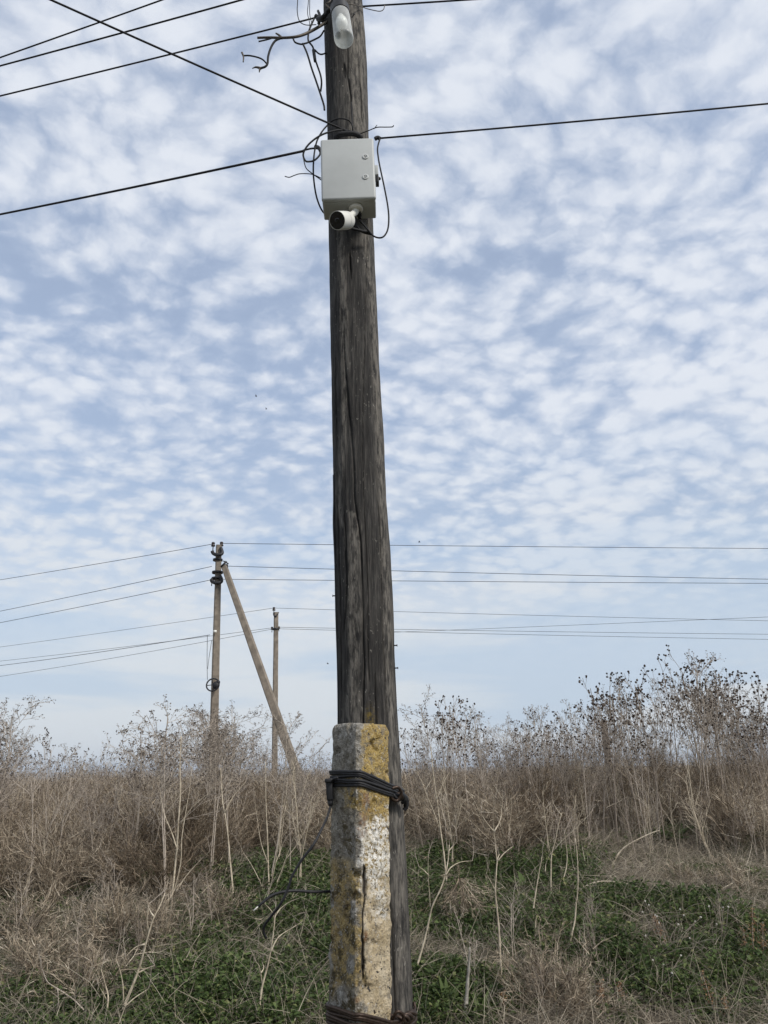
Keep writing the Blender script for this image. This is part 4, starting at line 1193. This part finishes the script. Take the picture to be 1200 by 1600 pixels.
KNOB = dict(seg=[9, 5, 3, 2], wob=[.05, .11, .16, .2], up=[.03, .10, .10, .06], tip=.35, kids=[6, 3, 1], start=[.42, .4, .3], ang=[.62, .7, .6],
            len=[.36, .42, .5], drop=[.55, .3, .2], rk=[.55, .6, .7], tiplevel=2)
LACE = dict(seg=[8, 5, 4, 2], wob=[.04, .10, .16, .22], up=[.02, .05, .05, .03], tip=.35, kids=[12, 6, 3], start=[.42, .22, .2], ang=[.85, .75, .75],
            len=[.42, .48, .42], drop=[.62, .35, .2], rk=[.5, .6, .7], tiplevel=2)
TWIG = dict(seg=[8, 5, 4], wob=[.05, .12, .18], up=[.02, .04, .04], tip=.4, kids=[8, 3], start=[.3, .2], ang=[.6, .6], len=[.42, .45], drop=[.5, .2], rk=[.5, .6], tiplevel=9)
def weed_meshes(seed, kind, stem_mat):
    g = random.Random(seed); out, tips = [], []
    P = {'knob': KNOB, 'lace': LACE, 'twig': TWIG}[kind]
    H = 2.0 if kind != 'twig' else 1.2
    nst = 1 if kind == 'knob' else g.choice((1, 2))
    for s in range(nst):
        grow(g, Vector((g.uniform(-.02, .02), g.uniform(-.02, .02), 0)), Vector((g.uniform(-.15, .15), g.uniform(-.15, .15), 1)).normalized(), H * (1 if s == 0 else g.uniform(.6, .85)), 0.0085, 0, P, out, tips)
    mb = MB()
    minr = {0: .0045, 1: .003, 2: .0022, 3: .0018}
    for lv, pts, rad in out: mb.tube(pts, [max(minr[lv], x) for x in rad], 5 if lv == 0 else 3, cap=False)
    ztop = max(v[2] for v in mb.v)
    stem = mesh_from('stem', mb.v, mb.f, M[stem_mat])
    heads = None
    if kind == 'knob':
        hb = MB()
        for p, d in tips:
            r = g.uniform(.011, .0185)
            q = d.to_track_quat('Z', 'Y').to_matrix()
            hb.ball(p + d * r * .6, r, 1, (1, 1, g.uniform(.85, 1.3)), q)
        heads = mesh_from('seed_heads', hb.v, hb.f, M['seed_dark'], False)
    elif kind == 'lace':
        V, Fc = [], []
        for p, d in tips:
            for k in range(g.choice((1, 2, 2, 3))):
                c = p + Vector((g.gauss(0, .012), g.gauss(0, .012), g.gauss(0, .012)))
                a = Vector((g.gauss(0, 1), g.gauss(0, 1), g.gauss(0, 1))).normalized(); b = a.orthogonal().normalized()
                cc = a.cross(b); l = g.uniform(.008, .016); w = l * g.uniform(.4, .7)
                o = len(V); V += [c - a * l, c + b * w, c + a * l, c - b * w, c + cc * w * .6]
                Fc += [(o, o + 1, o + 4), (o + 1, o + 2, o + 4), (o + 2, o + 3, o + 4), (o + 3, o, o + 4)]
        heads = mesh_from('seed_heads', V, Fc, M['seed_grey'], False)
    return stem, heads, ztop
WEEDS = {('knob', m): [weed_meshes(100 + i + (50 if m == 'grey_stalk' else 0), 'knob', m) for i in range(4)] for m in ('brown_stalk', 'grey_stalk')}
WEEDS[('lace', 'grey_stalk')] = [weed_meshes(200 + i, 'lace', 'grey_stalk') for i in range(5)]
WEEDS[('twig', 'grey_stalk')] = [weed_meshes(300 + i, 'twig', 'grey_stalk') for i in range(4)]
WEEDS[('twig', 'brown_stalk')] = [weed_meshes(320 + i, 'twig', 'brown_stalk') for i in range(4)]
WEEDS[('twig', 'pale_stalk')] = [weed_meshes(340 + i, 'twig', 'pale_stalk') for i in range(3)]
rw = random.Random(77)
def plant(kind, mat, px, top, Y, label, group, wide=1.0, name=None, lean=None):
    stem, heads, zt = rw.choice(WEEDS[(kind, mat)])
    p = at(px, top, Y); x = p.x; g = gz(x, Y)
    s = max(0.25, (p.z - g) / zt)
    nm = name or {'knob': 'dry_thistle', 'lace': 'dry_lacy_weed', 'twig': 'dry_stalk'}[kind]
    e = bpy.data.objects.new(nm, None); COL.objects.link(e); e.empty_display_size = .1
    e.location = (x, Y, g - 0.01); e.rotation_euler = (rw.uniform(-.06, .06), rw.uniform(-.06, .06) if lean is None else lean, rw.uniform(0, 6.28) if lean is None else 0)
    e.scale = (s * wide, s * wide, s)
    tag(e, label, {'knob': 'thistle', 'lace': 'weed', 'twig': 'dry stalk'}[kind], group)
    obj('stem', stem, e)
    if heads: tag(obj('seed_heads', heads, e), kind='stuff')
    return e

TOPR = ([600, 640, 680, 710, 740, 770, 800, 830, 870, 900, 950, 985, 1030, 1080, 1110, 1150, 1200, 1260], [1150, 1135, 1098, 1072, 1092, 1110, 1098, 1092, 1110, 1078, 1048, 1060, 1020, 1008, 1045, 1058, 1055, 1060])
TOPL = ([-40, 0, 30, 45, 70, 100, 160, 200, 230, 270, 320, 360, 400, 425, 460, 480, 520], [1080, 1085, 1105, 1175, 1135, 1150, 1145, 1152, 1122, 1090, 1088, 1098, 1130, 1112, 1132, 1165, 1185])
def place_r(px):
    for lim, ph in ((705, 'close to the right side of the wooden pole'), (790, 'a little right of the wooden pole'), (870, 'midway between the wooden pole and the old post'), (940, 'just left of the old post'),
                    (1015, 'just right of the old post'), (1075, 'left of the tallest lacy weed'), (1135, 'right of the tallest lacy weed')):
        if px < lim: return ph
    return 'at the right edge of the picture'
def place_l(px):
    for lim, ph in ((60, 'at the left edge of the picture'), (150, 'near the left edge'), (240, 'left of the tall twin stalk'), (325, 'left of the braced power pole'), (400, 'between the two far power poles')):
        if px < lim: return ph
    return 'between the slim far pole and the wooden pole'
def put(kind, mat, px, top, crest, Y, what, wide):
    ph = place_r(px) if px > 560 else place_l(px)
    size = 'tall' if crest < 14 else ('medium' if crest < 36 else 'low')
    plant(kind, mat, px, top, Y, size + ' ' + what + ' ' + ph, size + ' ' + what.split(' with ')[0] + 's ' + ph, wide)
def thicket():
    for i in range(84):                                    # dark-headed thistles right of the pole
        px = rw.uniform(632, 1230)
        if rw.random() < .35: px = rw.uniform(930, 1220)
        c = abs(rw.gauss(8, 30)); Y = rw.uniform(8.8, 12.0)
        put('knob', rw.choice(('brown_stalk', 'brown_stalk', 'grey_stalk')), px, float(np.interp(px, *TOPR)) + c, c, Y, 'dry thistle with dark round heads', 1.0)
    for i in range(30):
        px = rw.uniform(640, 1200); c = abs(rw.gauss(14, 30)); Y = rw.uniform(9.0, 12.5)
        put('lace', 'grey_stalk', px, float(np.interp(px, *TOPR)) + c, c, Y, 'pale lacy dry weed', .85)
    plant('lace', 'grey_stalk', 1072, 1006, 9.4, 'tallest pale lacy weed, rising above the thistles at right', None, .95)
    plant('knob', 'brown_stalk', 955, 1050, 9.3, 'slender thistle with dark heads at the left end of the tall right thicket', None, .8)
    plant('lace', 'grey_stalk', 712, 1068, 9.6, 'lacy weed crest just right of the wooden pole', None, .9)
    for i in range(36):
        px = rw.uniform(-40, 520); c = abs(rw.gauss(16, 26)); Y = rw.uniform(7.8, 12.5)
        put('lace', 'grey_stalk', px, float(np.interp(px, *TOPL)) + c, c, Y, 'pale lacy dry weed', rw.uniform(.8, 1.1))
    for i in range(12):
        px = rw.uniform(-20, 200); c = abs(rw.gauss(10, 18)); Y = rw.uniform(9, 12)
        put('knob', 'grey_stalk', px, float(np.interp(px, *TOPL)) + c, c, Y, 'grey thistle with few dark heads', .9)
    plant('lace', 'grey_stalk', 280, 1083, 7.2, 'broad tall lacy weed in front of the braced power pole', None, 1.15)
    plant('lace', 'grey_stalk', 345, 1092, 7.8, 'broad lacy weed just right of the braced power pole', None, 1.1)
    plant('lace', 'grey_stalk', 428, 1110, 7.7, 'lacy weed in front of the slim far power pole', None, 1.15)
    plant('lace', 'grey_stalk', 5, 1083, 8.0, 'lacy weed cut by the left edge of the picture', None, 1.1)
    for i in range(96):                                    # bare stalks within the brush, both sides
        left = i % 3 == 0
        px = rw.uniform(-20, 515) if left else rw.uniform(636, 1215); top = rw.uniform(1175, 1265); Y = rw.uniform(7.6, 10.5) if left else rw.uniform(8.3, 10.5)
        m = rw.choice(('grey_stalk', 'brown_stalk', 'pale_stalk')); col = m.split('_')[0]
        ph = place_l(px) if left else place_r(px)
        plant('twig', m, px, top, Y, 'bare %s stalk in the brush %s' % (col, ph), 'bare %s stalks %s' % (col, ph), 1.0)
thicket()
def low_twigs():
    for i in range(22):                                    # thin grey stalks criss-crossing the foreground
        left = i % 2 == 0
        px = rw.uniform(0, 500) if left else rw.uniform(660, 1190); base = rw.uniform(1420, 1600); b = ground_at(px, base)
        top = base - rw.uniform(70, 150)
        side = ('bottom left foreground' if px < 280 else 'foreground just left of the concrete stub') if left else ('foreground just right of the wooden pole' if px < 850 else 'bottom right foreground')
        row = 'front' if base > 1520 else 'back'
        plant('twig', rw.choice(('grey_stalk', 'brown_stalk')), px, top, b.y, 'thin twiggy stalk, %s row, %s' % (row, side), 'small twiggy stalks, %s row, %s' % (row, side), 1.2, 'twiggy_stalk')
low_twigs()

# ------------------------------------------------------------------ single stalks that stand out in the foreground
def stalk(label, base, paths, r=0.006, mat='pale_stalk', name='dry_stalk', cat='dry stalk', twig=1):
    b = ground_at(*base); root = empty(name, b, label, cat)
    g = random.Random(int(base[0] * 7 + base[1])); 
    for i, pth in enumerate(paths):
        pts = []
        n = len(pth)
        for j, (x, y) in enumerate(pth):
            if i == 0 and j == 0: pts.append(b - Vector((0, 0, .03)))
            pts.append(at(x, y, b.y + (0.05 * math.sin(i * 2.3 + j * .9) if i else 0.02 * math.sin(j))))
        pts = smooth_path(pts, 4)
        r0 = r * 1.2 * (1 if i == 0 else .6)
        MB().tube(pts, [r0 * (1 - (.62 if i == 0 else .82) * k / (len(pts) - 1)) * (1 + .12 * math.sin(k * 1.9 + i)) for k in range(len(pts))], 6).build('stem' if i == 0 else 'branch', M[mat], root)
    if twig:
        mb = MB(); end = [at(*p[-1], b.y) for p in paths]
        for e in end:
            for k in range(twig):
                out, tips = [], []
                grow(g, e, Vector((g.gauss(0, .5), g.gauss(0, .5), 1)).normalized(), g.uniform(.07, .18), .002, 1, LACE if k % 2 else TWIG, out, tips)
                for lv, pts, rad in out: mb.tube(pts, [max(.0012, x) for x in rad], 3, cap=False)
        tag(mb.build('twigs', M['grey_stalk'], root), kind='stuff')
    return root
stalk('pale forked dry stalk rising in the bottom left foreground', (186, 1603), [[(193, 1575), (205, 1545), (215, 1520), (224, 1490), (232, 1460), (240, 1435), (250, 1415), (258, 1395)], [(193, 1575), (192, 1540), (187, 1515), (181, 1498)], [(196, 1572), (212, 1558), (232, 1545)], [(216, 1520), (226, 1515), (242, 1508)], [(232, 1460), (230, 1435), (233, 1412)], [(240, 1432), (235, 1424), (231, 1415)], [(228, 1475), (212, 1480), (196, 1495)]], .0075)
stalk('short pale dry stalk just left of the forked one, bottom left', (166, 1603), [[(167, 1580), (169, 1558), (165, 1540), (158, 1515)], [(168, 1565), (160, 1550), (154, 1540)]], .006)
stalk('thin crooked stalk leaning in the bottom left corner', (148, 1603), [[(140, 1590), (125, 1572), (115, 1562), (95, 1548), (75, 1535), (68, 1520)], [(115, 1562), (125, 1550), (140, 1530)], [(90, 1545), (92, 1575), (90, 1600)]], .005, 'grey_stalk')
stalk('tall bleached twin stalk left of the braced power pole', (267, 1438), [[(269, 1400), (272, 1370), (276, 1330), (279, 1280), (282, 1235), (281, 1195), (283, 1150)], [(270, 1400), (282, 1350), (284, 1310), (290, 1270), (296, 1235), (300, 1200)], [(276, 1325), (268, 1300), (256, 1270), (250, 1235)], [(274, 1395), (290, 1370), (312, 1345), (328, 1330)], [(280, 1290), (300, 1262), (325, 1240)]], .0085, twig=1)
stalk('bleached straight stalk standing below the braced power pole', (364, 1417), [[(364, 1395), (361, 1360), (359, 1340), (356, 1305), (352, 1275), (348, 1255), (346, 1225), (345, 1200)], [(361, 1350), (367, 1338), (375, 1330)], [(351, 1270), (362, 1248), (385, 1220)]], .0075)
stalk('many stemmed dry shrub stalk below the slim far power pole', (419, 1400), [[(420, 1380), (419, 1350), (418, 1310), (416, 1270), (415, 1225), (415, 1190)], [(420, 1398), (430, 1350), (436, 1310), (441, 1270), (448, 1240)], [(416, 1402), (405, 1375), (392, 1350), (380, 1332), (374, 1318)], [(425, 1395), (437, 1368), (449, 1335), (460, 1305), (470, 1270)], [(419, 1350), (408, 1318), (402, 1280), (398, 1250)], [(430, 1350), (438, 1330), (442, 1318)], [(445, 1345), (470, 1310), (492, 1262), (500, 1235)]], .0065, twig=1)
stalk('slender pale forked stalk in front of the green patch left of the stub', (404, 1603), [[(406, 1575), (409, 1545), (418, 1510), (424, 1480), (428, 1450), (430, 1430)], [(410, 1538), (407, 1520), (404, 1508), (400, 1503)], [(423, 1488), (431, 1470), (440, 1460), (458, 1449), (472, 1440), (482, 1432)], [(430, 1432), (438, 1420), (455, 1408), (478, 1400)], [(429, 1440), (425, 1425), (414, 1412)], [(408, 1520), (412, 1512), (409, 1502)]], .006)
stalk('broken grey stick standing right of the wooden pole', (724, 1606), [[(726, 1590), (729, 1560), (731, 1530), (733, 1505), (734, 1481)]], .013, 'stick', 'broken_stick', 'stick', 0)
stalk('pale forked stalk leaning just right of the wooden pole', (645, 1536), [[(650, 1515), (656, 1495), (665, 1462), (671, 1435), (676, 1415), (688, 1390), (695, 1370), (700, 1345), (702, 1320)], [(672, 1418), (671, 1395), (669, 1370), (669, 1340)], [(696, 1368), (705, 1355), (720, 1347), (738, 1345)], [(701, 1330), (708, 1322), (714, 1315)], [(670, 1368), (660, 1358), (655, 1355)]], .0068)
stalk('tall bleached stalk in the middle of the right foreground', (786, 1546), [[(785, 1530), (782, 1500), (780, 1460), (777, 1425), (774, 1395), (775, 1370), (777, 1345), (780, 1335)], [(774, 1392), (767, 1378), (760, 1365)], [(778, 1345), (788, 1333), (802, 1322)], [(777, 1350), (774, 1320), (771, 1290), (772, 1260)], [(772, 1300), (760, 1285), (752, 1272)], [(772, 1300), (782, 1280), (785, 1250)]], .0072)
stalk('thin pale stalk right of the wooden pole reaching up into the thistles', (699, 1394), [[(697, 1370), (693, 1330), (688, 1295), (684, 1260), (679, 1225), (675, 1190), (673, 1165)], [(690, 1305), (680, 1275), (668, 1245), (656, 1215), (645, 1200)], [(682, 1250), (692, 1225), (703, 1205)], [(664, 1235), (672, 1222), (678, 1212)]], .0072, twig=1)
stalk('short pale slanting stalk above the green patch right of the pole', (832, 1444), [[(833, 1425), (837, 1395), (842, 1365), (847, 1338)]], .0062)
stalk('pale upright stalk in the green behind, right of centre', (863, 1405), [[(861, 1390), (861, 1360), (862, 1335), (868, 1312), (872, 1290), (878, 1270)], [(864, 1330), (880, 1312), (902, 1292), (925, 1268)], [(878, 1275), (866, 1258), (862, 1245)], [(852, 1362), (853, 1350), (857, 1340)]], .006)
stalk('crooked pale stalk right of the upright one in the green', (876, 1392), [[(880, 1375), (885, 1355), (886, 1335), (884, 1315), (882, 1300)]], .0052)
stalk('short leaning pale stalk at the foot of the arched stem', (888, 1482), [[(893, 1462), (898, 1440), (900, 1415), (903, 1385), (902, 1340), (899, 1310)]], .0062)
stalk('pale dead stem arching over the green at right', (906, 1408), [[(906, 1395), (913, 1386), (930, 1379), (950, 1377), (975, 1380), (1000, 1388), (1015, 1397), (1020, 1408)], [(952, 1378), (962, 1370), (978, 1365)]], .0062)
stalk('thick pale dead branch lying on the brush at right', (956, 1356), [[(958, 1348), (968, 1332), (980, 1321), (1000, 1310), (1022, 1300), (1030, 1298)]], .009)
stalk('pale dead stem bowed over the dry grass at far right', (1114, 1408), [[(1120, 1395), (1135, 1385), (1145, 1380)], [(1114, 1405), (1140, 1405), (1165, 1408), (1185, 1415), (1198, 1428), (1205, 1445)], [(1112, 1404), (1105, 1390), (1093, 1374)]], .0062)
stalk('bleached tall stalk rising through the right thicket', (1090, 1330), [[(1088, 1300), (1085, 1265), (1080, 1235), (1076, 1205), (1074, 1180), (1078, 1150)], [(1086, 1260), (1094, 1225), (1092, 1190), (1086, 1150), (1080, 1120)], [(1078, 1215), (1070, 1190), (1064, 1160)]], .007)
stalk('leaning bare stalk crossing the right thicket', (1085, 1245), [[(1093, 1230), (1110, 1215), (1130, 1203), (1150, 1195)]], .0055, 'grey_stalk')
stalk('long pale branch lying along the brush at the left edge', (5, 1418), [[(-5, 1414), (20, 1413), (45, 1411), (65, 1404), (90, 1395), (110, 1392), (130, 1391), (160, 1380), (185, 1380)], [(70, 1402), (58, 1420), (48, 1438)]], .0068)
stalk('slanting pale stalk crossing the lying branch at the left edge', (20, 1446), [[(25, 1430), (35, 1400), (45, 1372), (50, 1352)]], .006)
stalk('pale branch pointing up to the right at the left edge', (-5, 1392), [[(5, 1378), (25, 1365), (45, 1355), (60, 1345), (80, 1328)], [(2, 1395), (6, 1380)]], .006)
stalk('thin pale stalk leaning right in the left brush', (22, 1335), [[(30, 1310), (38, 1285), (48, 1265), (60, 1245)], [(37, 1290), (36, 1260), (38, 1235)]], .0058)
stalk('straight thin stalk standing in the left brush', (105, 1310), [[(110, 1285), (118, 1258), (124, 1235), (128, 1215)], [(124, 1300), (131, 1275), (138, 1250)]], .0058)
stalk('grey slanting stalk in front of the brush near the left forked stalk', (250, 1325), [[(243, 1300), (234, 1280), (230, 1250), (232, 1225)], [(240, 1295), (228, 1272), (216, 1258)]], .0055, 'grey_stalk')
stalk('white splintered stalk lying in the shade left of the green patch', (258, 1535), [[(268, 1520), (280, 1508), (292, 1495), (300, 1478), (312, 1460)]], .0055)

# stump of an old post in the right thicket
def old_post():
    a = at(955, 1225, 12.0); b = at(943, 1126, 12.0); g = a + (a - b) * 0.6
    mb = MB(); n = 12; t = (b - g); V = []; Fc = []
    for i in range(16):
        c = g + t * (i / 15)
        for k in range(n):
            an = k * 2 * math.pi / n; r = 0.062 - .016 * i / 15 + .008 * mnoise.noise(Vector((math.cos(an) * 2, math.sin(an) * 2, i * .2)))
            V.append(c + Vector((math.cos(an) * r, math.sin(an) * r, (0.05 * mnoise.noise(Vector((k, 2, 7.7))) - .03 * (k % 3 == 0)) if i == 15 else 0)))
    Fc = [(i * n + k, i * n + (k + 1) % n, (i + 1) * n + (k + 1) % n, (i + 1) * n + k) for i in range(15) for k in range(n)] + [tuple(range(15 * n, 16 * n))]
    mb.add(V, Fc)
    o = mb.build('old_fence_post', M['far_wood'], origin=(g.x, 12.0, gz(g.x, 12.0)))
    tag(autosmooth(o), 'brown broken wooden post stump standing among the thistles at right', 'post')
old_post()

# single dry clumps
CL = [bush_arrays(60 + i, 30, 13, 4, 0.5, 1.5, (0, 0)) for i in range(3)]
CLM = [mesh_np('dry_clump', *c, mat=M['dry_mass']) for c in CL]
def clump(label, base, s, sz=1.0, k=0, flip=False):
    b = ground_at(*base); o = obj('dry_clump', CLM[k % 3])
    o.location = b + Vector((0, 0, 0.42 * s if flip else -.02)); o.scale = (s, s, s * sz); o.rotation_euler = (math.pi if flip else 0, 0, base[0] % 6)
    return tag(o, label, 'dry plant')
clump('upside down tumbleweed with its stem up, right of the wooden pole', (722, 1450), .85, 1, 0, True)
clump('fluffy beige dry clump at the right edge below the thicket', (1150, 1330), 1.3, 1.1, 1)
clump('loose dry clump in the lower right foreground beside the tall stalk', (850, 1580), 1.0, .9, 2)
clump('pale dry clump spreading at the bottom, right of the loose clump', (905, 1600), .9, .9, 0)
clump('dry clump under the thistles right of the pole', (760, 1345), 1.0, .8, 1)
clump('beige dry clump in the middle of the right thicket foot', (1010, 1310), 1.1, .8, 2)
clump('dry clump in the middle of the left foreground brush', (180, 1480), 1.1, .9, 0)
clump('dark dry clump in the lower left corner', (60, 1540), 1.2, .8, 1)
clump('dry clump left of the green patch', (245, 1480), .9, .9, 2)
clump('low dry clump at the left edge under the lying branch', (40, 1470), 1.1, .8, 2)
clump('grey dry clump in the bottom left, behind the forked stalk', (130, 1570), 1.1, .8, 0)
clump('dry clump above the green patch left of the stub', (340, 1440), .9, .8, 1)
clump('dry clump in the grass at the right edge', (1150, 1400), 1.0, .7, 0)
clump('small dry clump beside the bowed stem at right', (1060, 1385), .9, .6, 1)

# dock plants with rusty seed spikes
def dock(label, base, top, r=0.004, mat='dock'):
    b = ground_at(*base); e = at(*top, b.y); g = random.Random(int(base[0]))
    root = empty('dock_plant', b, label, 'dock plant')
    mid = (b + e) / 2 + Vector((g.uniform(-.03, .03), 0, 0))
    path = smooth_path([b, mid, e], 8)
    MB().tube(path, [r, r * .5], 6).build('stem', M['brown_stalk'], root)
    V, Fc = [], []
    L = (e - b).length
    for k in range(int(190 * L) + 50):
        t = 0.35 + .65 * g.random(); i = min(len(path) - 2, int(t * (len(path) - 1))); p = path[i].lerp(path[i + 1], g.random())
        w = .018 * (1.15 - t) + .006
        c = p + Vector((g.gauss(0, w), g.gauss(0, w), g.gauss(0, .01)))
        a = Vector((g.gauss(0, 1), g.gauss(0, 1), g.gauss(0, 1))).normalized(); q = a.orthogonal().normalized(); s = g.uniform(.004, .008)
        o = len(V); V += [c - a * s, c + q * s * .8, c + a * s, c - q * s * .8]; Fc += [(o, o + 1, o + 2, o + 3)]
    mb = MB(); mb.add(V, Fc); tag(mb.build('seed_spike', M[mat], root, smooth=False), kind='stuff')
for lb, b, t in (('rusty dock seed spike leaning at the right edge', (1180, 1520), (1176, 1418)), ('dark rusty dock plant left of the leaning spike', (1168, 1512), (1160, 1448)), ('tall thin rusty dock at the far right edge', (1198, 1515), (1192, 1440)),
                 ('dry dock spike in the bottom right foreground', (1120, 1600), (1096, 1520)), ('stout dry dock in the bottom right, right of the foreground spike', (1145, 1603), (1135, 1558)), ('short dry dock spike in the bottom middle right', (945, 1595), (937, 1530)),
                 ('second short dry dock spike in the bottom middle right', (968, 1585), (966, 1536)), ('slanting dry dock below the white seed tufts', (1050, 1500), (1022, 1430)), ('reddish dock at the foot of the tall bleached stalk', (790, 1590), (784, 1550))):
    dock(lb, b, t)

# flowering weed with white seed tufts
def tufted(label, base, pix):
    b = ground_at(*base); root = empty('tufted_weed', b, label, 'weed'); g = random.Random(int(base[0]) + 3)
    mb = MB(); hv, hf = [], []
    for (x, y) in pix:
        e = at(x, y, b.y + g.uniform(-.15, .15)); m = b.lerp(e, .5) + Vector((g.uniform(-.04, .04), 0, .03))
        mb.tube(smooth_path([b, m, e], 5), [.0018, .001], 4)
        for k in range(16):
            a = Vector((g.gauss(0, 1), g.gauss(0, 1), g.gauss(0, 1) + .5)).normalized(); q = a.orthogonal().normalized() * .003; o = len(hv)
            l = g.uniform(.004, .008); hv += [e - q, e + q, e + a * l + q * .8, e + a * l - q * .8]; hf += [(o, o + 1, o + 2, o + 3)]
    mb.build('stems', M['brown_stalk'], root); h = MB(); h.add(hv, hf); tag(h.build('seed_tufts', M['fluff'], root, smooth=False), kind='stuff')
tufted('weed with scattered white seed tufts in the right foreground', (1050, 1510), [(1008, 1408), (1014, 1414), (1027, 1432), (1004, 1425), (1063, 1421), (1086, 1440), (1024, 1430), (1030, 1442), (1068, 1430), (1009, 1462), (1095, 1433), (1060, 1444)])
tufted('smaller weed with white tufts at the far right', (1120, 1520), [(1108, 1416), (1130, 1418), (1138, 1417), (1120, 1444), (1121, 1482), (1126, 1496), (1078, 1466), (1065, 1482), (1090, 1498)])
tufted('weed with a few white tufts at the lower edge of the right grass', (1030, 1560), [(1037, 1508), (1020, 1500), (1050, 1520), (1064, 1493)])

# broad-leaved green plants
def rosette(label, base, n, L, W, mat='leaf', up=(.5, 1.2)):
    b = ground_at(*base); root = empty('broadleaf_plant', b, label, 'green plant'); g = random.Random(int(base[0]) + 5)
    for i in range(n):
        a = i * 2.4 + g.uniform(-.3, .3); el = g.uniform(*up); l = L * g.uniform(.7, 1.1); w = W * g.uniform(.7, 1.1)
        h = Vector((math.cos(a), math.sin(a), 0)); s = Vector((-h.y, h.x, 0)); V = []; Fc = []
        m = 6
        for k in range(m + 1):
            t = k / m; c = b + h * (l * t * math.cos(el) * (1 + .3 * t)) + Vector((0, 0, l * (t * math.sin(el) - .55 * t * t * math.cos(el)) + .01))
            ww = w * math.sin(math.pi * min(.97, .12 + .88 * t)) * .5
            V += [c - s * ww + Vector((0, 0, ww * .3)), c, c + s * ww + Vector((0, 0, ww * .3))]
        for k in range(m):
            o = k * 3; Fc += [(o, o + 1, o + 4, o + 3), (o + 1, o + 2, o + 5, o + 4)]
        mb = MB(); mb.add(V, Fc); mb.build('leaf', M[mat], root)
rosette('broad leaved green plant in the patch right of the pole', (822, 1398), 11, .26, .06, up=(.5, 1.2))
rosette('broad leaved plant close to the wooden pole on its right', (660, 1378), 10, .24, .055)
rosette('leafy green tuft beside the broken stick', (700, 1590), 12, .24, .035, 'grass', (.8, 1.35))
rosette('leafy green tuft right of the broken stick', (752, 1600), 10, .22, .035, 'grass', (.8, 1.35))
rosette('dark leafy plant in the lower right green', (1080, 1560), 11, .22, .055)
rosette('green plant under the thicket at right', (1062, 1318), 10, .30, .08)
rosette('round leaved plant in the bottom left corner', (72, 1590), 9, .16, .09)
rosette('green tuft in the lower right beside the short dock spikes', (1010, 1530), 12, .22, .03, 'grass', (.8, 1.35))

def stone(label, base, r):
    b = ground_at(*base); mb = MB(); mb.ball((0, 0, 0), r, 3, (1.2, .9, .7))
    mb.v = [tuple(b + Vector(v) * (1 + .25 * mnoise.noise(Vector(v) * (1.2 / r)))) for v in mb.v]
    tag(mb.build('stone', M['stone'], origin=b), label, 'stone')
stone('pale stone in the weeds by the arched stem', (907, 1410), .055)
stone('small white stone left of the stub in the green', (484, 1424), .03)
stone('small pale stone under the thistles near the pole', (735, 1338), .035)

# ------------------------------------------------------------------ birds
def bird(label, px, py, Y, s, roll):
    p = at(px, py, Y); root = empty('bird', p, label, 'bird')
    Mb = Matrix.Translation(p) @ Matrix.Rotation(roll, 4, 'Y')
    mb = MB(); mb.lathe([(0.002 * s, -.09 * s), (.022 * s, -.05 * s), (.032 * s, 0), (.022 * s, .05 * s), (.016 * s, .075 * s), (.003 * s, .10 * s)], Mb @ Matrix.Rotation(math.pi / 2, 4, 'Y'), 10)
    mb.build('body', M['bird'], root)
    for k in (-1, 1):
        V = [Mb @ Vector(v) for v in ((-.04 * s, 0, 0), (.05 * s, 0, 0), (.03 * s, k * .12 * s, .06 * s), (-.03 * s, k * .12 * s, .06 * s), (-.05 * s, k * .24 * s, .03 * s))]
        V += [v + Vector((0, 0, .006 * s)) for v in V]
        m = MB(); m.add(V, [(0, 1, 2, 3), (3, 2, 4), (5, 8, 7, 6), (8, 9, 7), (0, 5, 6, 1), (1, 6, 7, 2), (2, 7, 9, 4), (4, 9, 8, 3), (3, 8, 5, 0)]); m.build('wing', M['bird'], root, smooth=False)
bird('tiny dark bird in the sky, higher of the two left of the pole', 400, 619, 40, .75, .3)
bird('tiny dark bird in the sky, lower of the two left of the pole', 416, 639, 40, .6, -.2)
bird('tiny dark bird just right of the pole below mid height', 655, 847, 40, .7, .1)
bird('tiny dark bird just left of the pole low above the field', 512, 1037, 40, .65, .2)

# ------------------------------------------------------------------ haze over the far land
def haze():
    mb = MB(); mb.box((0, 0, 20), (17000, 17000, 130)); o = mb.build('haze', None, smooth=False)
    m = bpy.data.materials.new('haze'); m.use_nodes = True; nt = m.node_tree; nt.nodes.clear()
    out = nt.nodes.new('ShaderNodeOutputMaterial'); v = nt.nodes.new('ShaderNodeVolumePrincipled')
    v.inputs['Color'].default_value = (.72, .80, .92, 1); v.inputs['Density'].default_value = 0.00022
    nt.links.new(v.outputs[0], out.inputs['Volume']); o.data.materials.append(m)
    tag(o, kind='stuff')
haze()
